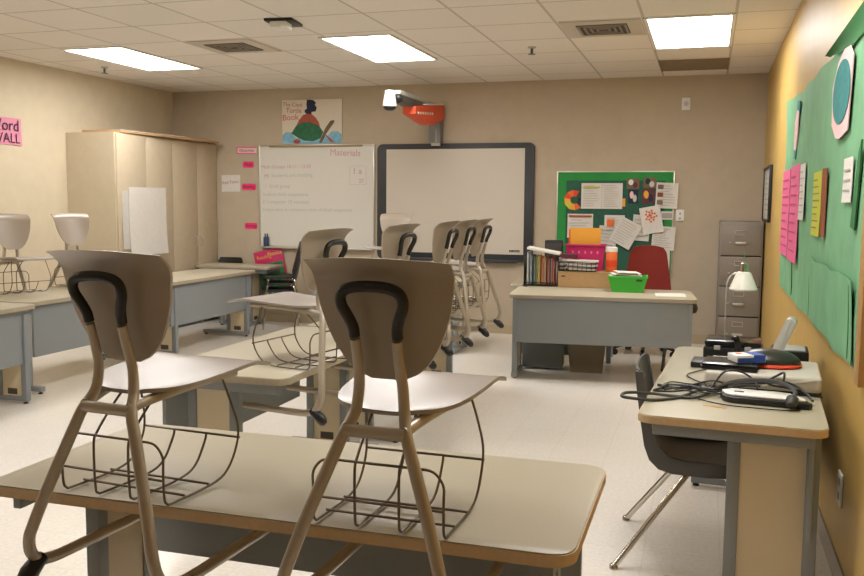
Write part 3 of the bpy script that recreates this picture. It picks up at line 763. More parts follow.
def strip(name, label, cat, y0, y1, z0, z1, mat, tilt=0, off=0.022, n=0, ink=None, group='papers pinned on the sage green display'):
    q = on_wall(name, label, cat, 'right', (y0 + y1) / 2, (z0 + z1) / 2, tilt, off, group)
    w, h = abs(y1 - y0), z1 - z0
    obj('sheet', flat(w, h, 0.002, 0.003), mat, q)
    if n: obj('printing', lines(w, h, n, 0.0054), ink or m_ink, q)
    return q
strip('pink_strip', 'hot pink paper strip with slanting writing, far one of the pair', 'paper', 6.80, 6.22, 1.11, 1.68, m_pink, 0, n=9, ink=m_pinkdk)
strip('pink_strip', 'hot pink paper strip touching the white strip on the green display', 'paper', 6.18, 5.60, 1.10, 1.69, m_pink, 0, n=9, ink=m_pinkdk)
strip('white_strip', 'narrow white paper strip pinned next to the pink strips', 'paper', 5.57, 5.30, 1.365, 1.68, m_paper, 0, n=7)
strip('yellow_strip', 'yellow-green paper strip with writing on the green display', 'paper', 4.86, 4.54, 1.30, 1.61, m_yellow, 0, n=8, ink=m_stained)
q = on_wall('brown_strip', 'folded brown paper strip standing out beside the yellow strip', 'paper', 'right', 4.415, 1.46, 0, 0.022)
obj('sheet', MB().sheet([[(-0.06, -0.155, 0.0), (-0.06, 0.155, 0.0)], [(0.0, -0.155, 0.010), (0.0, 0.155, 0.010)], [(0.07, -0.155, 0.0), (0.07, 0.155, 0.0)]], 0.003, (0, 0, 1)), m_brown, q, smooth=False)
strip('white_card', 'white lettered card on the near part of the green display', 'paper', 3.83, 3.60, 1.46, 1.63, m_paper, 0, n=3)
q = on_wall('pink_paper_shape', 'small pale pink paper shape with teal ends at the far top of the display', 'paper', 'right', 5.97, 1.91, 0, 0.02)
obj('pink_body', MB().prism([(-0.12, -0.11), (0.02, -0.13), (0.11, -0.02), (0.12, 0.10), (0.0, 0.12), (-0.11, 0.05)], 0, 0.004), m_palepink, q)
obj('teal_end', MB().prism([(-0.05, 0.11), (0.12, 0.08), (0.15, 0.16), (0.0, 0.18)], -0.003, 0.001), m_teal, q)
obj('teal_tip', MB().prism([(-0.12, -0.17), (0.0, -0.18), (0.03, -0.12), (-0.11, -0.11)], -0.003, 0.001), m_teal, q)
q = on_wall('pink_paper_shape', 'large pale pink and teal oval paper cutout near the top of the display', 'paper', 'right', 4.02, 1.895, 0, 0.022)
obj('pink_backing', MB().prism([(-0.24, -0.10), (-0.1, -0.165), (0.02, -0.175), (0.24, -0.155), (0.27, -0.02), (0.30, 0.12), (0.20, 0.17), (0.05, 0.18), (-0.12, 0.145), (-0.26, 0.06)], 0, 0.004), m_palepink, q)
obj('teal_oval', MB().prism([(a * 0.92 + 0.0, b_) for a, b_ in ell(0.03, 0.012, 0.265, 0.128, n=28)], 0.005, 0.007), m_teal, q)

t = on_wall('wall_outlet', 'white electrical outlet low on the mustard wall', 'outlet', 'right', 3.62, 0.37)
obj('plate', MB().box((0, 0, 0.004), (0.085, 0.13, 0.008), 0.003), m_white, t)
obj('sockets', MB().box((0, 0.028, 0.0085), (0.034, 0.03, 0.003), 0.001).box((0, -0.028, 0.0085), (0.034, 0.03, 0.003), 0.001), m_ink, t)

# ------------------------------------------------------------------ teacher desk and what stands on it
t = thing('teacher_desk', 'wide grey teacher desk with laminate top in front of the bulletin board', 'desk', (-0.825, 7.535, 0), 185)
L, W = 1.49, 0.77
obj('desktop', MB().prism(rrect(L, W, 0.07), 0.674, 0.70, bev=0.003), m_lam, t)
obj('edge_band', MB().prism(rrect(L + 0.006, W + 0.006, 0.073), 0.670, 0.696), M('greige_edge_band', '#9c9486', 0.5), t)
obj('modesty_panel', MB().box((0, W / 2 - 0.03, 0.488), (L - 0.14, 0.024, 0.365), 0.003), m_steel, t)
for sx in (-1, 1):
    x = sx * (L / 2 - 0.055); lg = MB()
    lg.box((x, W / 2 - 0.05, 0.345), (0.045, 0.05, 0.64), 0.004); lg.box((x, W / 2 - 0.34, 0.345), (0.045, 0.045, 0.64), 0.004); lg.box((x, W / 2 - 0.26, 0.035), (0.05, 0.5, 0.04), 0.005)
    l = obj('leg', lg, m_steel, t)
    obj('leg_panel', MB().box((x, W / 2 - 0.195, 0.36), (0.028, 0.25, 0.58)), m_cream, l)
pd = obj('pedestal', MB().box((0.50, -0.20, 0.345), (0.35, 0.23, 0.65), 0.004), M('pedestal_grey', '#666c6c', 0.5), t)
obj('apron_frame', MB().box((0, -W / 2 + 0.09, 0.645), (L - 0.14, 0.025, 0.05)).box((L / 2 - 0.055, 0, 0.645), (0.03, W - 0.2, 0.05)).box((-L / 2 + 0.055, 0, 0.645), (0.03, W - 0.2, 0.05)), m_steel, t)

t = thing('desk_return', 'low grey side table behind the teacher desk holding the file rack', 'desk', (-1.245, 8.255, 0), 3)
obj('desktop', MB().prism(rrect(0.95, 0.60, 0.04), 0.674, 0.70, bev=0.003), m_lam, t)
obj('back_panel', MB().box((-0.18, -0.2, 0.36), (0.50, 0.022, 0.60)), M('return_grey', '#5d6363', 0.5), t)
for sx in (-1, 1):
    obj('leg', MB().box((sx * 0.42, -0.18, 0.336), (0.045, 0.05, 0.672)).box((sx * 0.42, 0.18, 0.336), (0.045, 0.05, 0.672)), m_steel, t)

# file rack with folders
t = thing('file_rack', 'black wire file rack standing on the left end of the teacher desk', 'file rack', (-1.425, 8.02, 0.70), 4)
r = MB()
for z in (0.004, 0.03):
    r.tube([(-0.15, -0.11, z), (0.15, -0.11, z), (0.15, 0.11, z), (-0.15, 0.11, z)], 0.004, 6, 1, True)
r.tube([(-0.15, -0.11, 0.24), (-0.15, 0.11, 0.24), (0.15, 0.11, 0.24), (0.15, -0.11, 0.24)], 0.004, 6, 1)
for k in range(6):
    x = -0.15 + 0.06 * k
    r.tube([(x, 0.11, 0.004), (x, 0.11, 0.24)], 0.003, 6, 1)
    r.tube([(x, -0.11, 0.004), (x, 0.11, 0.004)], 0.003, 6, 1)
obj('wire_frame', r, m_black, t)
obj('end_plate', MB().box((-0.152, 0.0, 0.13), (0.006, 0.23, 0.26), 0.002), m_black, t)
fold = [('white', '#d8d8d2'), ('pale blue', '#8fa3b5'), ('charcoal', '#3b4146'), ('green', '#4d7a3f'), ('yellow', '#c2a93c'), ('orange', '#d0702a'), ('tan', '#b08a5a'),
        ('rust red', '#a83f22'), ('dark brown', '#523426'), ('bright red', '#b9382b'), ('maroon', '#6d2420')]
for k, (nm, hx) in enumerate(fold):
    x = -1.425 - 0.125 + 0.0255 * k
    f_ = thing('file_folder', f'{nm} file folder standing in the rack on the teacher desk', 'folder', (x, 8.02, 0.712), 4 + random.uniform(-2, 2), 'file folders in the desk rack')
    hgt = 0.29 - 0.006 * k + random.uniform(-0.01, 0.012)
    obj('cover', MB().sheet([[(0, -0.10, 0), (0, -0.10, hgt)], [(0.002, 0.0, 0), (0.012, 0.0, hgt)], [(0, 0.10, 0), (0, 0.10, hgt)]], 0.007, (1, 0, 0)), M('folder_' + nm.replace(' ', '_'), hx, 0.6), f_)
    obj('papers', MB().box((0.013, 0.0, hgt * 0.48), (0.005, 0.18, hgt * 0.92)), m_paper, f_)
t = thing('paper_stack', 'white paper packet lying tilted across the file folders', 'paper', (-1.40, 7.985, 1.018), 0, rot=(0, R(9.5), R(4)))
obj('stack', MB().box((0, 0, 0), (0.30, 0.21, 0.022), 0.004), m_paper, t)
t = thing('speaker_box', 'black box standing upright behind the file rack', 'box', (-1.37, 8.32, 0.70), 8)
obj('housing', MB().box((0, 0, 0.20), (0.17, 0.12, 0.40), 0.01), m_black, t); obj('grille', MB().box((0, -0.061, 0.2), (0.14, 0.004, 0.34), 0.002), m_filedk, t)

t = thing('cardboard_box', 'shallow brown cardboard box on the teacher desk holding bins', 'box', (-1.01, 8.045, 0.70), 4)
w = MB(); a, b_, h = 0.51, 0.34, 0.135
w.box((0, 0, 0.004), (a, b_, 0.006))
for s in (-1, 1): w.box((s * (a / 2 - 0.003), 0, h / 2 + 0.001), (0.006, b_, h)); w.box((0, s * (b_ / 2 - 0.003), h / 2 + 0.001), (a - 0.012, 0.006, h))
obj('tray', w, m_card, t)
obj('lid', MB().box((0, 0, h + 0.003), (a + 0.004, b_ + 0.004, 0.005)), m_card, t)
obj('hand_hole', MB().box((-0.21, -b_ / 2 - 0.001, h * 0.75), (0.035, 0.003, 0.012)), m_hole, t)

t = thing('plastic_bin', 'magenta plastic bin on the cardboard box', 'bin', (-1.045, 8.12, 0.843), 3)
def open_bin(w0, d0, w1, d1, h, th=0.006):
    b = MB()
    o = [(-w0, -d0), (w0, -d0), (w0, d0), (-w0, d0)]; o2 = [(-w1, -d1), (w1, -d1), (w1, d1), (-w1, d1)]
    V = lambda L_, z: [b.bm.verts.new((x / 2, y / 2, z)) for x, y in L_]
    a0, a1 = V(o, 0), V(o2, h); i1 = V([(x - th * 2 * (1 if x > 0 else -1), y - th * 2 * (1 if y > 0 else -1)) for x, y in o2], h); i0 = V([(x - th * 2 * (1 if x > 0 else -1), y - th * 2 * (1 if y > 0 else -1)) for x, y in o], th)
    b.bm.faces.new(a0[::-1]); b.bm.faces.new(i0)
    for k in range(4):
        j = (k + 1) % 4
        b.bm.faces.new((a0[k], a0[j], a1[j], a1[k])); b.bm.faces.new((a1[k], a1[j], i1[j], i1[k])); b.bm.faces.new((i1[k], i1[j], i0[j], i0[k]))
    return b
obj('tub', open_bin(0.31, 0.17, 0.345, 0.19, 0.235), m_magenta, t, smooth=False)
rm = MB()
for s in (-1, 1): rm.box((s * 0.175, 0, 0.228), (0.014, 0.205, 0.016), 0.003); rm.box((0, s * 0.098, 0.228), (0.364, 0.014, 0.016), 0.003)
obj('rim', rm, m_magenta, t)
dt = MB()
for k in range(5): dt.prism(ell(-0.11 + 0.055 * k, 0.165, 0.010, 0.014, n=8), -0.096, -0.0895, 'y')
obj('dot_print', dt, m_pink, t)
t = thing('envelope', 'gold paper envelope standing upright in the magenta bin', 'envelope', (-1.045, 8.10, 0.90), 0, rot=(R(8), 0, R(3)))
obj('sheet', MB().box((0, 0, 0.165), (0.27, 0.006, 0.33)), m_gold, t)
t = thing('orange_booklet', 'orange and yellow booklet behind the gold envelope', 'booklet', (-1.14, 8.135, 0.90), 3)
obj('cover', MB().box((0, 0, 0.155), (0.13, 0.012, 0.31)), m_orange, t); obj('white_patch', MB().box((-0.02, -0.0065, 0.22), (0.05, 0.002, 0.05)), m_gold, t)
t = thing('wire_tray', 'wire letter tray of papers before the magenta bin', 'tray', (-1.09, 7.945, 0.843), 4)
r = MB(); 
for z in (0.004, 0.04, 0.078): r.tube([(-0.165, -0.06, z), (0.165, -0.06, z), (0.165, 0.06, z), (-0.165, 0.06, z)], 0.0035, 6, 1, True)
for k in range(9):
    x = -0.16 + 0.04 * k; r.tube([(x, -0.06, 0.078), (x, -0.06, 0.003), (x, 0.06, 0.003)], 0.0025, 6, 1)
obj('wire_frame', r, m_black, t)
t = thing('paper_stack', 'white papers piled in the wire tray on the cardboard box', 'paper', (-1.06, 7.945, 0.852), 4)
p_ = MB()
for k in range(5): p_.box((0.01 * (-1) ** k, 0.0, 0.010 + 0.019 * k), (0.25 + 0.008 * k, 0.105, 0.014), 0.002, rot=(0, R((-1) ** k * 1.5), 0))
obj('sheets', p_, m_paper, t)
t = thing('pencil_case', 'maroon case lying on the papers in the wire tray', 'case', (-1.165, 7.93, 0.955), 4)
obj('case', MB().box((0, 0, 0.022), (0.15, 0.075, 0.044), 0.012), m_maroon, t); obj('zip', MB().box((0, -0.0375, 0.027), (0.13, 0.002, 0.004)), m_black, t)
t = thing('paper_roll', 'short white roll standing between the folders and the magenta bin', 'roll', (-1.245, 8.03, 0.843))
obj('roll', MB().lathe([(0.015, 0.003), (0.036, 0.0), (0.036, 0.115), (0.015, 0.112)], seg=16), m_paper, t)
t = thing('wipes_canister', 'orange canister with white cap beside the magenta bin', 'canister', (-0.808, 8.06, 0.843), 0)
obj('body', MB().lathe([(0.047, 0.0), (0.050, 0.006), (0.050, 0.17), (0.047, 0.175)]), m_orange, t)
obj('label_band', MB().lathe([(0.0506, 0.04), (0.0506, 0.10)], cap=False), m_redor, t)
obj('cap', MB().lathe([(0.052, 0.174), (0.053, 0.18), (0.052, 0.212), (0.046, 0.217)]), m_white, t)
t = thing('green_basket', 'lime green plastic basket at the front of the teacher desk', 'basket', (-0.63, 7.70, 0.70), 4)
obj('tub', open_bin(0.255, 0.17, 0.325, 0.22, 0.135), m_lime, t, smooth=False)
obj('rim', MB().box((0, -0.107, 0.13), (0.33, 0.012, 0.014), 0.003).box((0, 0.107, 0.13), (0.33, 0.012, 0.014), 0.003).box((-0.16, 0, 0.13), (0.012, 0.21, 0.014), 0.003).box((0.16, 0, 0.13), (0.012, 0.21, 0.014), 0.003), m_lime, t)
obj('grip_hole', MB().box((0.095, -0.1085, 0.105), (0.05, 0.008, 0.016), 0.003, rot=(R(10), 0, 0)), M('dark_green_hole', '#1c4f1c', 0.6), t)
t = thing('paper_stack', 'loose white papers filling the lime green basket', 'paper', (-0.65, 7.70, 0.83), 4)
p_ = MB()
for k in range(5): p_.box((0.012 * (-1) ** k, 0.0, 0.004 + 0.008 * k), (0.25 - 0.012 * k, 0.17, 0.003), rot=(R(2), R((-1) ** k * 2.5), R(4 * k)))
obj('sheets', p_, m_paper, t)
t = thing('paper_sheet', 'single white sheet lying on the right end of the teacher desk', 'paper', (-0.27, 7.53, 0.7008), 5)
obj('sheet', MB().box((0, 0, 0.001), (0.24, 0.30, 0.0015)), m_paper, t)
t = thing('trailing_cable', 'thin black cord trailing off the left end of the teacher desk', 'cord', (0, 0, 0))
obj('cord', MB().tube([(-1.50, 8.0, 0.705), (-1.55, 7.93, 0.706), (-1.57, 7.84, 0.705), (-1.52, 7.80, 0.705)], 0.005, 6, 4), m_black, t)

# red chair behind the desk
t = thing('office_chair', 'red fabric office chair behind the teacher desk', 'chair', (-0.535, 8.68, 0), 180)
g = []
for i in range(13):
    v = i / 12; row = []
    hw_ = 0.235 - 0.075 * v ** 1.2 - (0.02 if i == 12 else 0)
    for j in range(11):
        u = j / 10 * 2 - 1
        row.append((u * hw_, -0.20 - 0.05 * v + 0.05 * u * u, 0.53 + 0.515 * v - 0.02 * u * u * (v > 0.9)))
    g.append(row)
obj('backrest', MB().sheet(g, 0.05, (0, 1, 0)), m_maroonchair, t, ang=60)
obj('seat', MB().prism(rrect(0.44, 0.44, 0.10), 0.43, 0.51, bev=0.02), m_maroonchair, t)
obj('column', MB().cone((0, 0, 0.10), (0, 0, 0.43), 0.028), m_black, t)
bs = MB()
for k in range(5):
    a = R(90 + 72 * k); bs.tube([(0, 0, 0.115), (0.15 * math.cos(a), 0.15 * math.sin(a), 0.105), (0.29 * math.cos(a), 0.29 * math.sin(a), 0.075)], 0.018, 8, 2)
obj('base', bs, m_black, t)
for k in range(5):
    a = R(90 + 72 * k); x, y = 0.29 * math.cos(a), 0.29 * math.sin(a)
    obj('caster', MB().cone((x - 0.02 * math.sin(a), y + 0.02 * math.cos(a), 0.031), (x + 0.02 * math.sin(a), y - 0.02 * math.cos(a), 0.031), 0.031, seg=14).box((x, y, 0.068), (0.02, 0.02, 0.02)), m_black, t)

t = thing('stool', 'black round stool partly hidden at the right end of the teacher desk', 'stool', (-0.225, 7.96, 0))
obj('seat', MB().lathe([(0.12, 0.505), (0.165, 0.515), (0.175, 0.55), (0.165, 0.585), (0.12, 0.60)], seg=24), m_black, t)
for k in range(4):
    a = R(45 + 90 * k)
    obj('leg', MB().tube([(0.09 * math.cos(a), 0.09 * math.sin(a), 0.51), (0.15 * math.cos(a), 0.15 * math.sin(a), 0.0)], 0.011, 8, 1), m_steel_dk, t)

t = thing('wastebasket', 'taupe wastebasket standing under the teacher desk', 'wastebasket', (-0.955, 7.66, 0), 4)
obj('tub', open_bin(0.27, 0.20, 0.335, 0.26, 0.36), m_waste, t, smooth=False)
rm = MB()
for s in (-1, 1): rm.box((s * 0.166, 0, 0.354), (0.014, 0.272, 0.018), 0.004); rm.box((0, s * 0.129, 0.354), (0.346, 0.014, 0.018), 0.004)
obj('rim', rm, m_waste, t)

# ------------------------------------------------------------------ black stacked chairs, book poster, black chair at the back table
def black_chair(name, label, loc, rz, group=None):
    t = thing(name, label, 'chair', loc, rz, group)
    g = []
    for i in range(11):
        v = i / 10; row = []
        for j in range(9):
            u = j / 8 * 2 - 1
            row.append((u * (0.20 - 0.03 * v - (0.02 if i == 10 else 0)), -0.19 - 0.09 * v + 0.03 * u * u, 0.47 + 0.36 * v))
        g.append(row)
    obj('backrest', MB().sheet(g, 0.014, (0, 1, 0)), m_black, t, ang=60)
    obj('seat', MB().prism(rrect(0.40, 0.36, 0.08), 0.425, 0.455, bev=0.008), m_black, t)
    for sx in (-1, 1):
        obj('leg', MB().tube([(sx * 0.19, 0.17, 0.0), (sx * 0.18, 0.13, 0.40), (sx * 0.17, 0.05, 0.425)], 0.011, 8, 3), m_chrome, t)
        obj('leg', MB().tube([(sx * 0.19, -0.22, 0.0), (sx * 0.18, -0.17, 0.40), (sx * 0.17, -0.05, 0.425)], 0.011, 8, 3), m_chrome, t)
    return t
bc = black_chair('stacking_chair', 'black plastic chair under the whiteboard, lowest of its stack', (-4.66, 9.12, 0.0), 118, 'black stacked chairs under the whiteboard')
dup(bc, (-4.65, 9.12, 0.075), 118, 'black plastic chair under the whiteboard, middle of its stack')
dup(bc, (-4.64, 9.12, 0.15), 118, 'black plastic chair under the whiteboard, topmost of its stack')
bk = dup(bc, (-5.475, 9.27, 0.0), 180, 'black chair whose back shows above the narrow back table'); bk.scale = (0.92, 0.92, 0.92)
del bk['group']

t = on_wall('big_book', 'large magenta and green picture book propped tilted under the whiteboard', 'book', 'back', -4.94, 0.60, 13, 0.02)
W_, H_ = 0.38, 0.54
obj('cover', MB().box((0, 0, 0.008), (W_, H_, 0.016), 0.003), m_bookpink, t)
obj('picture', MB().box((-0.004, -0.075, 0.0165), (W_ - 0.03, H_ - 0.17, 0.002)), m_bookgreen, t)
obj('drawing', MB().prism(ell(0.08, 0.06, 0.05, 0.05, n=14), 0.0175, 0.019).prism(ell(-0.05, -0.05, 0.09, 0.05, n=14), 0.0175, 0.019), m_greenpaint, t)
text('lettering', 'Reading', 0.062, m_gold, t, (-0.16, 0.175, 0.0168)); text('lettering', 'Phonics', 0.062, m_yellow, t, (-0.01, 0.192, 0.0168))

# ------------------------------------------------------------------ dark grey shell chair at the wall table
t = thing('shell_chair', 'dark grey plastic shell chair with chrome legs tucked under the wall table', 'chair', (0.035, 3.76, 0), -90)
g = []
prof = [(-0.285, 0.795), (-0.278, 0.74), (-0.262, 0.66), (-0.245, 0.58), (-0.228, 0.51), (-0.200, 0.455), (-0.155, 0.425), (-0.08, 0.413), (0.0, 0.413), (0.08, 0.42), (0.15, 0.432), (0.20, 0.428), (0.225, 0.410)]
for i, (y, z) in enumerate(prof):
    row = []
    hw_ = [0.208, 0.210, 0.210, 0.210, 0.210, 0.210, 0.210, 0.210, 0.210, 0.210, 0.210, 0.208, 0.20][i]
    for j in range(13):
        u = j / 12 * 2 - 1
        k = u * u * u * u
        wy, wz = (0.02 * k if i < 6 else 0.0), (0.012 * k if i > 4 else 0.0)
        row.append((u * hw_, y + wy, z + wz))
    g.append(row)
obj('shell', MB().sheet(g, 0.008), m_greychair, t, ang=60)
fl_ = [(-0.287, 0.79), (-0.276, 0.70), (-0.258, 0.58), (-0.243, 0.49), (-0.222, 0.435), (-0.185, 0.400), (-0.13, 0.386), (0.0, 0.384), (0.19, 0.392), (0.222, 0.405), (0.225, 0.425), (0.19, 0.448), (0.05, 0.440), (-0.08, 0.438), (-0.145, 0.450), (-0.185, 0.490), (-0.212, 0.56), (-0.235, 0.66), (-0.258, 0.79)]
for sx in (-1, 1):
    obj('side_flange', MB().prism(fl_, sx * 0.210 - 0.007, sx * 0.210 + 0.007, 'x', 0.004), m_greychair, t)
for sx in (-1, 1):
    l = obj('leg', MB().tube([(sx * 0.285, -0.340, 0.012), (sx * 0.17, -0.085, 0.365), (sx * 0.15, -0.05, 0.392), (sx * 0.11, -0.02, 0.398)], 0.0125, 10, 3), m_chrome, t)
    obj('glide', MB().lathe([(0.015, 0.0), (0.018, 0.004), (0.016, 0.018), (0.012, 0.022)], (sx * 0.286, -0.342, 0), 12), m_chrome, l)
    l = obj('leg', MB().tube([(sx * 0.245, 0.27, 0.012), (sx * 0.17, 0.085, 0.365), (sx * 0.15, 0.055, 0.392), (sx * 0.11, 0.03, 0.398)], 0.0125, 10, 3), m_chrome, t)
    obj('glide', MB().lathe([(0.015, 0.0), (0.018, 0.004), (0.016, 0.018), (0.012, 0.022)], (sx * 0.2455, 0.272, 0), 12), m_chrome, l)
obj('seat_frame', MB().tube([(-0.16, -0.055, 0.39), (0.16, -0.055, 0.39), (0.16, 0.06, 0.39), (-0.16, 0.06, 0.39)], 0.010, 8, 1, True), m_chrome, t)

# ------------------------------------------------------------------ electronics on the wall table (top z = 0.70)
ZT = 0.7005
t = thing('projector', 'white and silver projector with rounded body on the wall table', 'projector', (0.245, 3.91, ZT), -4)
obj('body', MB().box((0, 0, 0.046), (0.44, 0.40, 0.062), 0.014, seg=3), M('silver_white_plastic', '#c9c2b6', 0.35), t)
obj('base', MB().box((0.01, 0, 0.010), (0.42, 0.37, 0.018), 0.004), m_black, t)
obj('side_stripe', MB().box((0.10, -0.2005, 0.050), (0.20, 0.004, 0.006), rot=(0, R(-10), 0)), m_white, t)
dm = thing('game_dome', 'black oval case with red rim lying on the projector', 'case', (0.265, 3.93, ZT + 0.078), -4)
obj('red_rim', MB().lathe([(0.095, 0.0), (0.104, 0.006), (0.095, 0.012)], seg=28), m_redor, dm)
obj('dome', MB().ball((0, 0, 0.012), 0.1, (1.0, 0.9, 0.40), 24), M('dark_olive_plastic', '#2c2c26', 0.3), dm)
for ch in dm.children: ch.scale = (1.3, 1.0, 1.35)
t = thing('milky_panel', 'tall milky plastic panel leaning upright behind the dark dome', 'panel', (0.285, 4.13, ZT + 0.040), 0, rot=(0, R(22), R(-8)))
obj('sheet', MB().prism(rrect(0.045, 0.235, 0.018, 0, 0.1175), -0.05, 0.05, 'y', 0.004), m_trans, t)
t = thing('laptop', 'closed black laptop lying on the near left of the projector pile', 'laptop', (0.115, 3.83, ZT + 0.078), -6)
obj('base', MB().box((0, 0, 0.008), (0.215, 0.19, 0.016), 0.004), m_black, t); obj('lid', MB().box((0, 0, 0.021), (0.215, 0.19, 0.009), 0.003), m_blackgloss, t)
t = thing('ink_box', 'small blue and white carton on the closed laptop', 'carton', (0.175, 3.84, ZT + 0.1045), 24)
obj('carton', MB().box((0, 0, 0.016), (0.125, 0.085, 0.030), 0.002), m_white, t)
obj('blue_panel', MB().box((0.035, 0, 0.0162), (0.05, 0.0865, 0.0315)).box((-0.02, -0.0425, 0.012), (0.075, 0.002, 0.018)), m_blue, t)
obj('red_mark', MB().box((-0.03, 0.01, 0.0313), (0.02, 0.03, 0.001)), m_redor, t)

t = thing('equipment_case', 'black equipment case at the far end of the wall table', 'case', (0.145, 4.56, ZT), -4)
obj('lower_shell', MB().box((0, 0, 0.032), (0.27, 0.22, 0.062), 0.010), m_black, t)
obj('upper_shell', MB().box((0, 0.0, 0.079), (0.26, 0.21, 0.028), 0.010), m_blackgloss, t)
obj('latches', MB().box((-0.07, -0.112, 0.06), (0.03, 0.006, 0.022), 0.002).box((0.07, -0.112, 0.06), (0.03, 0.006, 0.022), 0.002), m_ink, t)
t = thing('handset', 'black handset standing upright before the equipment case', 'handset', (0.175, 4.375, ZT + 0.028), 0, rot=(R(-6), R(-14), R(10)))
obj('body', MB().box((0, 0, 0.05), (0.028, 0.03, 0.10), 0.009), m_black, t)
obj('earpiece', MB().box((-0.006, -0.006, 0.098), (0.036, 0.040, 0.022), 0.008), m_blackgloss, t)
t = thing('black_tray', 'flat black device in front of the equipment case', 'device', (0.075, 4.28, ZT), -4)
obj('body', MB().box((0, 0, 0.014), (0.24, 0.16, 0.026), 0.005), m_black, t); obj('display_strip', MB().box((0, -0.081, 0.015), (0.15, 0.003, 0.010)), m_ink, t)
t = thing('black_adapter', 'black box beside the wall behind the projector', 'device', (0.385, 4.36, ZT), -4)
obj('body', MB().box((0, 0, 0.045), (0.16, 0.20, 0.09), 0.008), m_black, t); obj('top_panel', MB().box((0, 0, 0.091), (0.13, 0.16, 0.004), 0.001), m_ink, t)

t = thing('charging_base', 'flat white-topped black device lying nearest the table front', 'device', (0.235, 3.545, ZT), -6)
poly = [(-0.165, 0.02), (-0.15, -0.045), (-0.12, -0.07), (0.155, -0.078), (0.165, -0.06), (0.10, 0.055), (0.05, 0.07), (-0.13, 0.07)]
obj('base', MB().prism(poly, 0.002, 0.024, bev=0.003), m_black, t)
obj('top_cover', MB().prism([(a * 0.93 - 0.006, b_ * 0.82 + 0.006) for a, b_ in poly], 0.024, 0.033, bev=0.003), m_white, t)
obj('grip_slot', MB().box((-0.095, 0.0, 0.0335), (0.035, 0.018, 0.002), 0.0008), m_black, t)

def cable(name, label, pts, r, mat=m_cable, plug=None):
    q = thing(name, label, 'cable', (0, 0, 0), group='cables tangled on the wall table')
    obj('cord', MB().tube(pts, r, 8, 6), mat, q)
    if plug: obj('plug', MB().tube(plug, r * 2.2, 10, 2, rs=[r * 1.4, r * 2.6, r * 2.6, r * 1.8]), mat, q)
    return q
z = ZT + 0.006
cable('power_cord', 'thick grey cord looping out over the left edge of the wall table',
      [(0.20, 3.62, z + 0.02), (0.10, 3.66, z + 0.014), (0.0, 3.62, z + 0.01), (-0.08, 3.50, z), (-0.17, 3.42, z), (-0.25, 3.37, z + 0.012), (-0.285, 3.36, z + 0.02), (-0.27, 3.42, z + 0.022), (-0.20, 3.50, z + 0.008), (-0.10, 3.52, z), (-0.02, 3.50, z + 0.003), (0.05, 3.62, z + 0.008), (0.12, 3.66, z + 0.02)], 0.0062)
cable('power_cord', 'thick grey cord lying straight across the cable tangle',
      [(-0.17, 3.72, z), (-0.10, 3.68, z), (-0.02, 3.66, z + 0.008), (0.06, 3.66, z + 0.01), (0.16, 3.67, z + 0.03), (0.22, 3.65, z + 0.035)], 0.0055)
cable('power_cord', 'dark cord arching over the white device with a heavy plug end',
      [(0.05, 3.64, z + 0.012), (0.12, 3.62, z + 0.05), (0.20, 3.60, z + 0.068), (0.28, 3.57, z + 0.070), (0.325, 3.53, z + 0.060), (0.335, 3.49, z + 0.047), (0.325, 3.46, z + 0.038)], 0.0085, plug=[(0.325, 3.46, z + 0.040), (0.322, 3.445, z + 0.034), (0.318, 3.425, z + 0.026), (0.315, 3.41, z + 0.016)])
cable('signal_cord', 'thin black cord rising in an arc before the projector',
      [(0.02, 3.60, z), (0.05, 3.63, z + 0.04), (0.09, 3.65, z + 0.085), (0.15, 3.66, z + 0.085), (0.20, 3.64, z + 0.055), (0.21, 3.60, z + 0.03)], 0.004, m_black)
cable('signal_cord', 'thin black cord snaking toward the far left of the table',
      [(0.03, 3.80, z), (-0.02, 3.86, z), (-0.06, 3.98, z), (-0.02, 4.08, z), (0.03, 4.16, z)], 0.003, m_black)
cable('signal_cord', 'thin black cord running along the front of the white device',
      [(-0.05, 3.56, z), (0.02, 3.47, z), (0.10, 3.42, z), (0.20, 3.405, z), (0.28, 3.40, z), (0.345, 3.42, z)], 0.0026, m_black)
cable('signal_cord', 'black cord coiled at the left of the tangle with a flat plug',
      [(-0.15, 3.66, z), (-0.18, 3.60, z), (-0.12, 3.56, z + 0.008), (-0.05, 3.60, z + 0.012), (0.0, 3.70, z + 0.01), (-0.06, 3.74, z), (-0.12, 3.72, z + 0.004), (-0.05, 3.66, z + 0.016), (0.04, 3.60, z + 0.02), (0.10, 3.64, z + 0.02)], 0.0042, m_black, plug=[(-0.15, 3.66, z), (-0.145, 3.68, z), (-0.135, 3.71, z), (-0.13, 3.73, z)])
cable('signal_cord', 'black cord draped across the front of the projector body',
      [(0.30, 3.62, z + 0.05), (0.31, 3.68, z + 0.085), (0.29, 3.70, z + 0.075), (0.25, 3.69, z + 0.04), (0.34, 3.66, z + 0.03), (0.42, 3.66, z + 0.01), (0.45, 3.68, z)], 0.0045, m_black)
cable('signal_cord', 'black cord tangled over the laptop corner and the grey cords',
      [(0.02, 3.74, z + 0.02), (-0.03, 3.70, z + 0.012), (-0.02, 3.62, z + 0.018), (0.06, 3.58, z + 0.016), (0.10, 3.64, z + 0.03), (0.04, 3.70, z + 0.035), (-0.06, 3.65, z + 0.014), (-0.14, 3.61, z + 0.004)], 0.0038, m_black)
cable('signal_cord', 'thin dark cord fanning out to the left edge of the table',
      [(0.08, 3.57, z + 0.01), (0.0, 3.56, z + 0.014), (-0.09, 3.60, z + 0.010), (-0.15, 3.70, z), (-0.12, 3.80, z), (-0.05, 3.78, z), (0.02, 3.68, z + 0.02)], 0.003, m_cable)
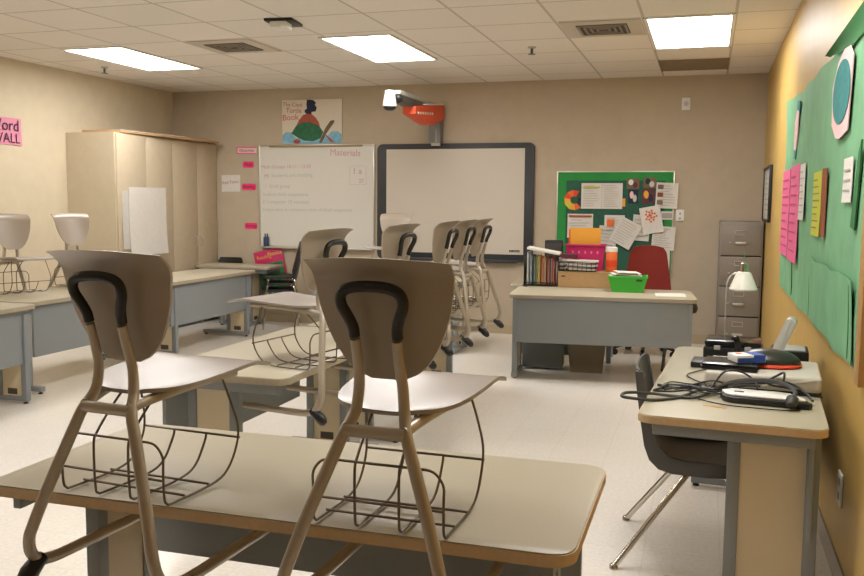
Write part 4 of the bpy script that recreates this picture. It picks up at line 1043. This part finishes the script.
cable('signal_cord', 'black cord lying behind the white device against the projector',
      [(0.06, 3.66, z + 0.006), (0.14, 3.68, z + 0.03), (0.24, 3.67, z + 0.045), (0.33, 3.665, z + 0.05), (0.38, 3.60, z + 0.03), (0.40, 3.53, z + 0.015)], 0.005, m_black)
t = thing('tape_strip', 'short yellow strip lying on the table front by the cords', 'strip', (0.05, 3.405, ZT + 0.0008), -20)
obj('strip', MB().box((0, 0, 0.0005), (0.085, 0.010, 0.001)), m_gold, t)

t = thing('desk_lamp', 'small white desk lamp with cone shade standing before the filing cabinet', 'lamp', (0.105, 4.715, ZT), 0)
obj('base', MB().lathe([(0.055, 0.0), (0.055, 0.008), (0.012, 0.014)]), m_white, t)
obj('stem', MB().tube([(0, 0, 0.01), (0, 0, 0.30), (0.004, 0, 0.36), (0.03, 0, 0.40), (0.07, 0, 0.405)], 0.0035, 8, 4), m_alu, t)
sh = obj('shade', MB().lathe([(0.066, 0.320), (0.068, 0.326), (0.036, 0.405), (0.026, 0.412)], (0.08, 0, 0), 28), m_lampshade, t)
obj('socket', MB().lathe([(0.022, 0.410), (0.022, 0.450), (0.014, 0.456)], (0.08, 0, 0), 16), m_chrome, t)
obj('finial', MB().cone((0.08, 0, 0.45), (0.08, 0, 0.51), 0.003, seg=8), m_chrome, t)

# ------------------------------------------------------------------ world, camera, view
w = bpy.data.worlds.new('room_world'); w.use_nodes = True
w.node_tree.nodes['Background'].inputs['Color'].default_value = (0.9, 0.8, 0.65, 1)
w.node_tree.nodes['Background'].inputs['Strength'].default_value = 0.02
sc.world = w
cam = bpy.data.cameras.new('camera'); co = bpy.data.objects.new('camera', cam); COL.objects.link(co)
cam.sensor_fit = 'HORIZONTAL'; cam.sensor_width = 36.0; cam.lens = 887 / 864 * 36
rot = Matrix(((0.9551828811432904, -0.03643658354375963, 0.2937652786672743), (0.2959028895561483, 0.09005740116926253, -0.9509632718706651), (0.008194115152023566, 0.9952698326957857, 0.0968029782732858)))
co.matrix_world = Matrix.Translation((0, 0, 1.45)) @ rot.to_4x4()
cam.clip_start = 0.05; cam.clip_end = 60
sc.camera = co
sc.view_settings.view_transform = 'Standard'
sc.view_settings.look = 'None'
sc.view_settings.exposure = 0.0
sc.cycles.use_denoising = True
sc.cycles.max_bounces = 10; sc.cycles.diffuse_bounces = 6
sc.cycles.sample_clamp_indirect = 6
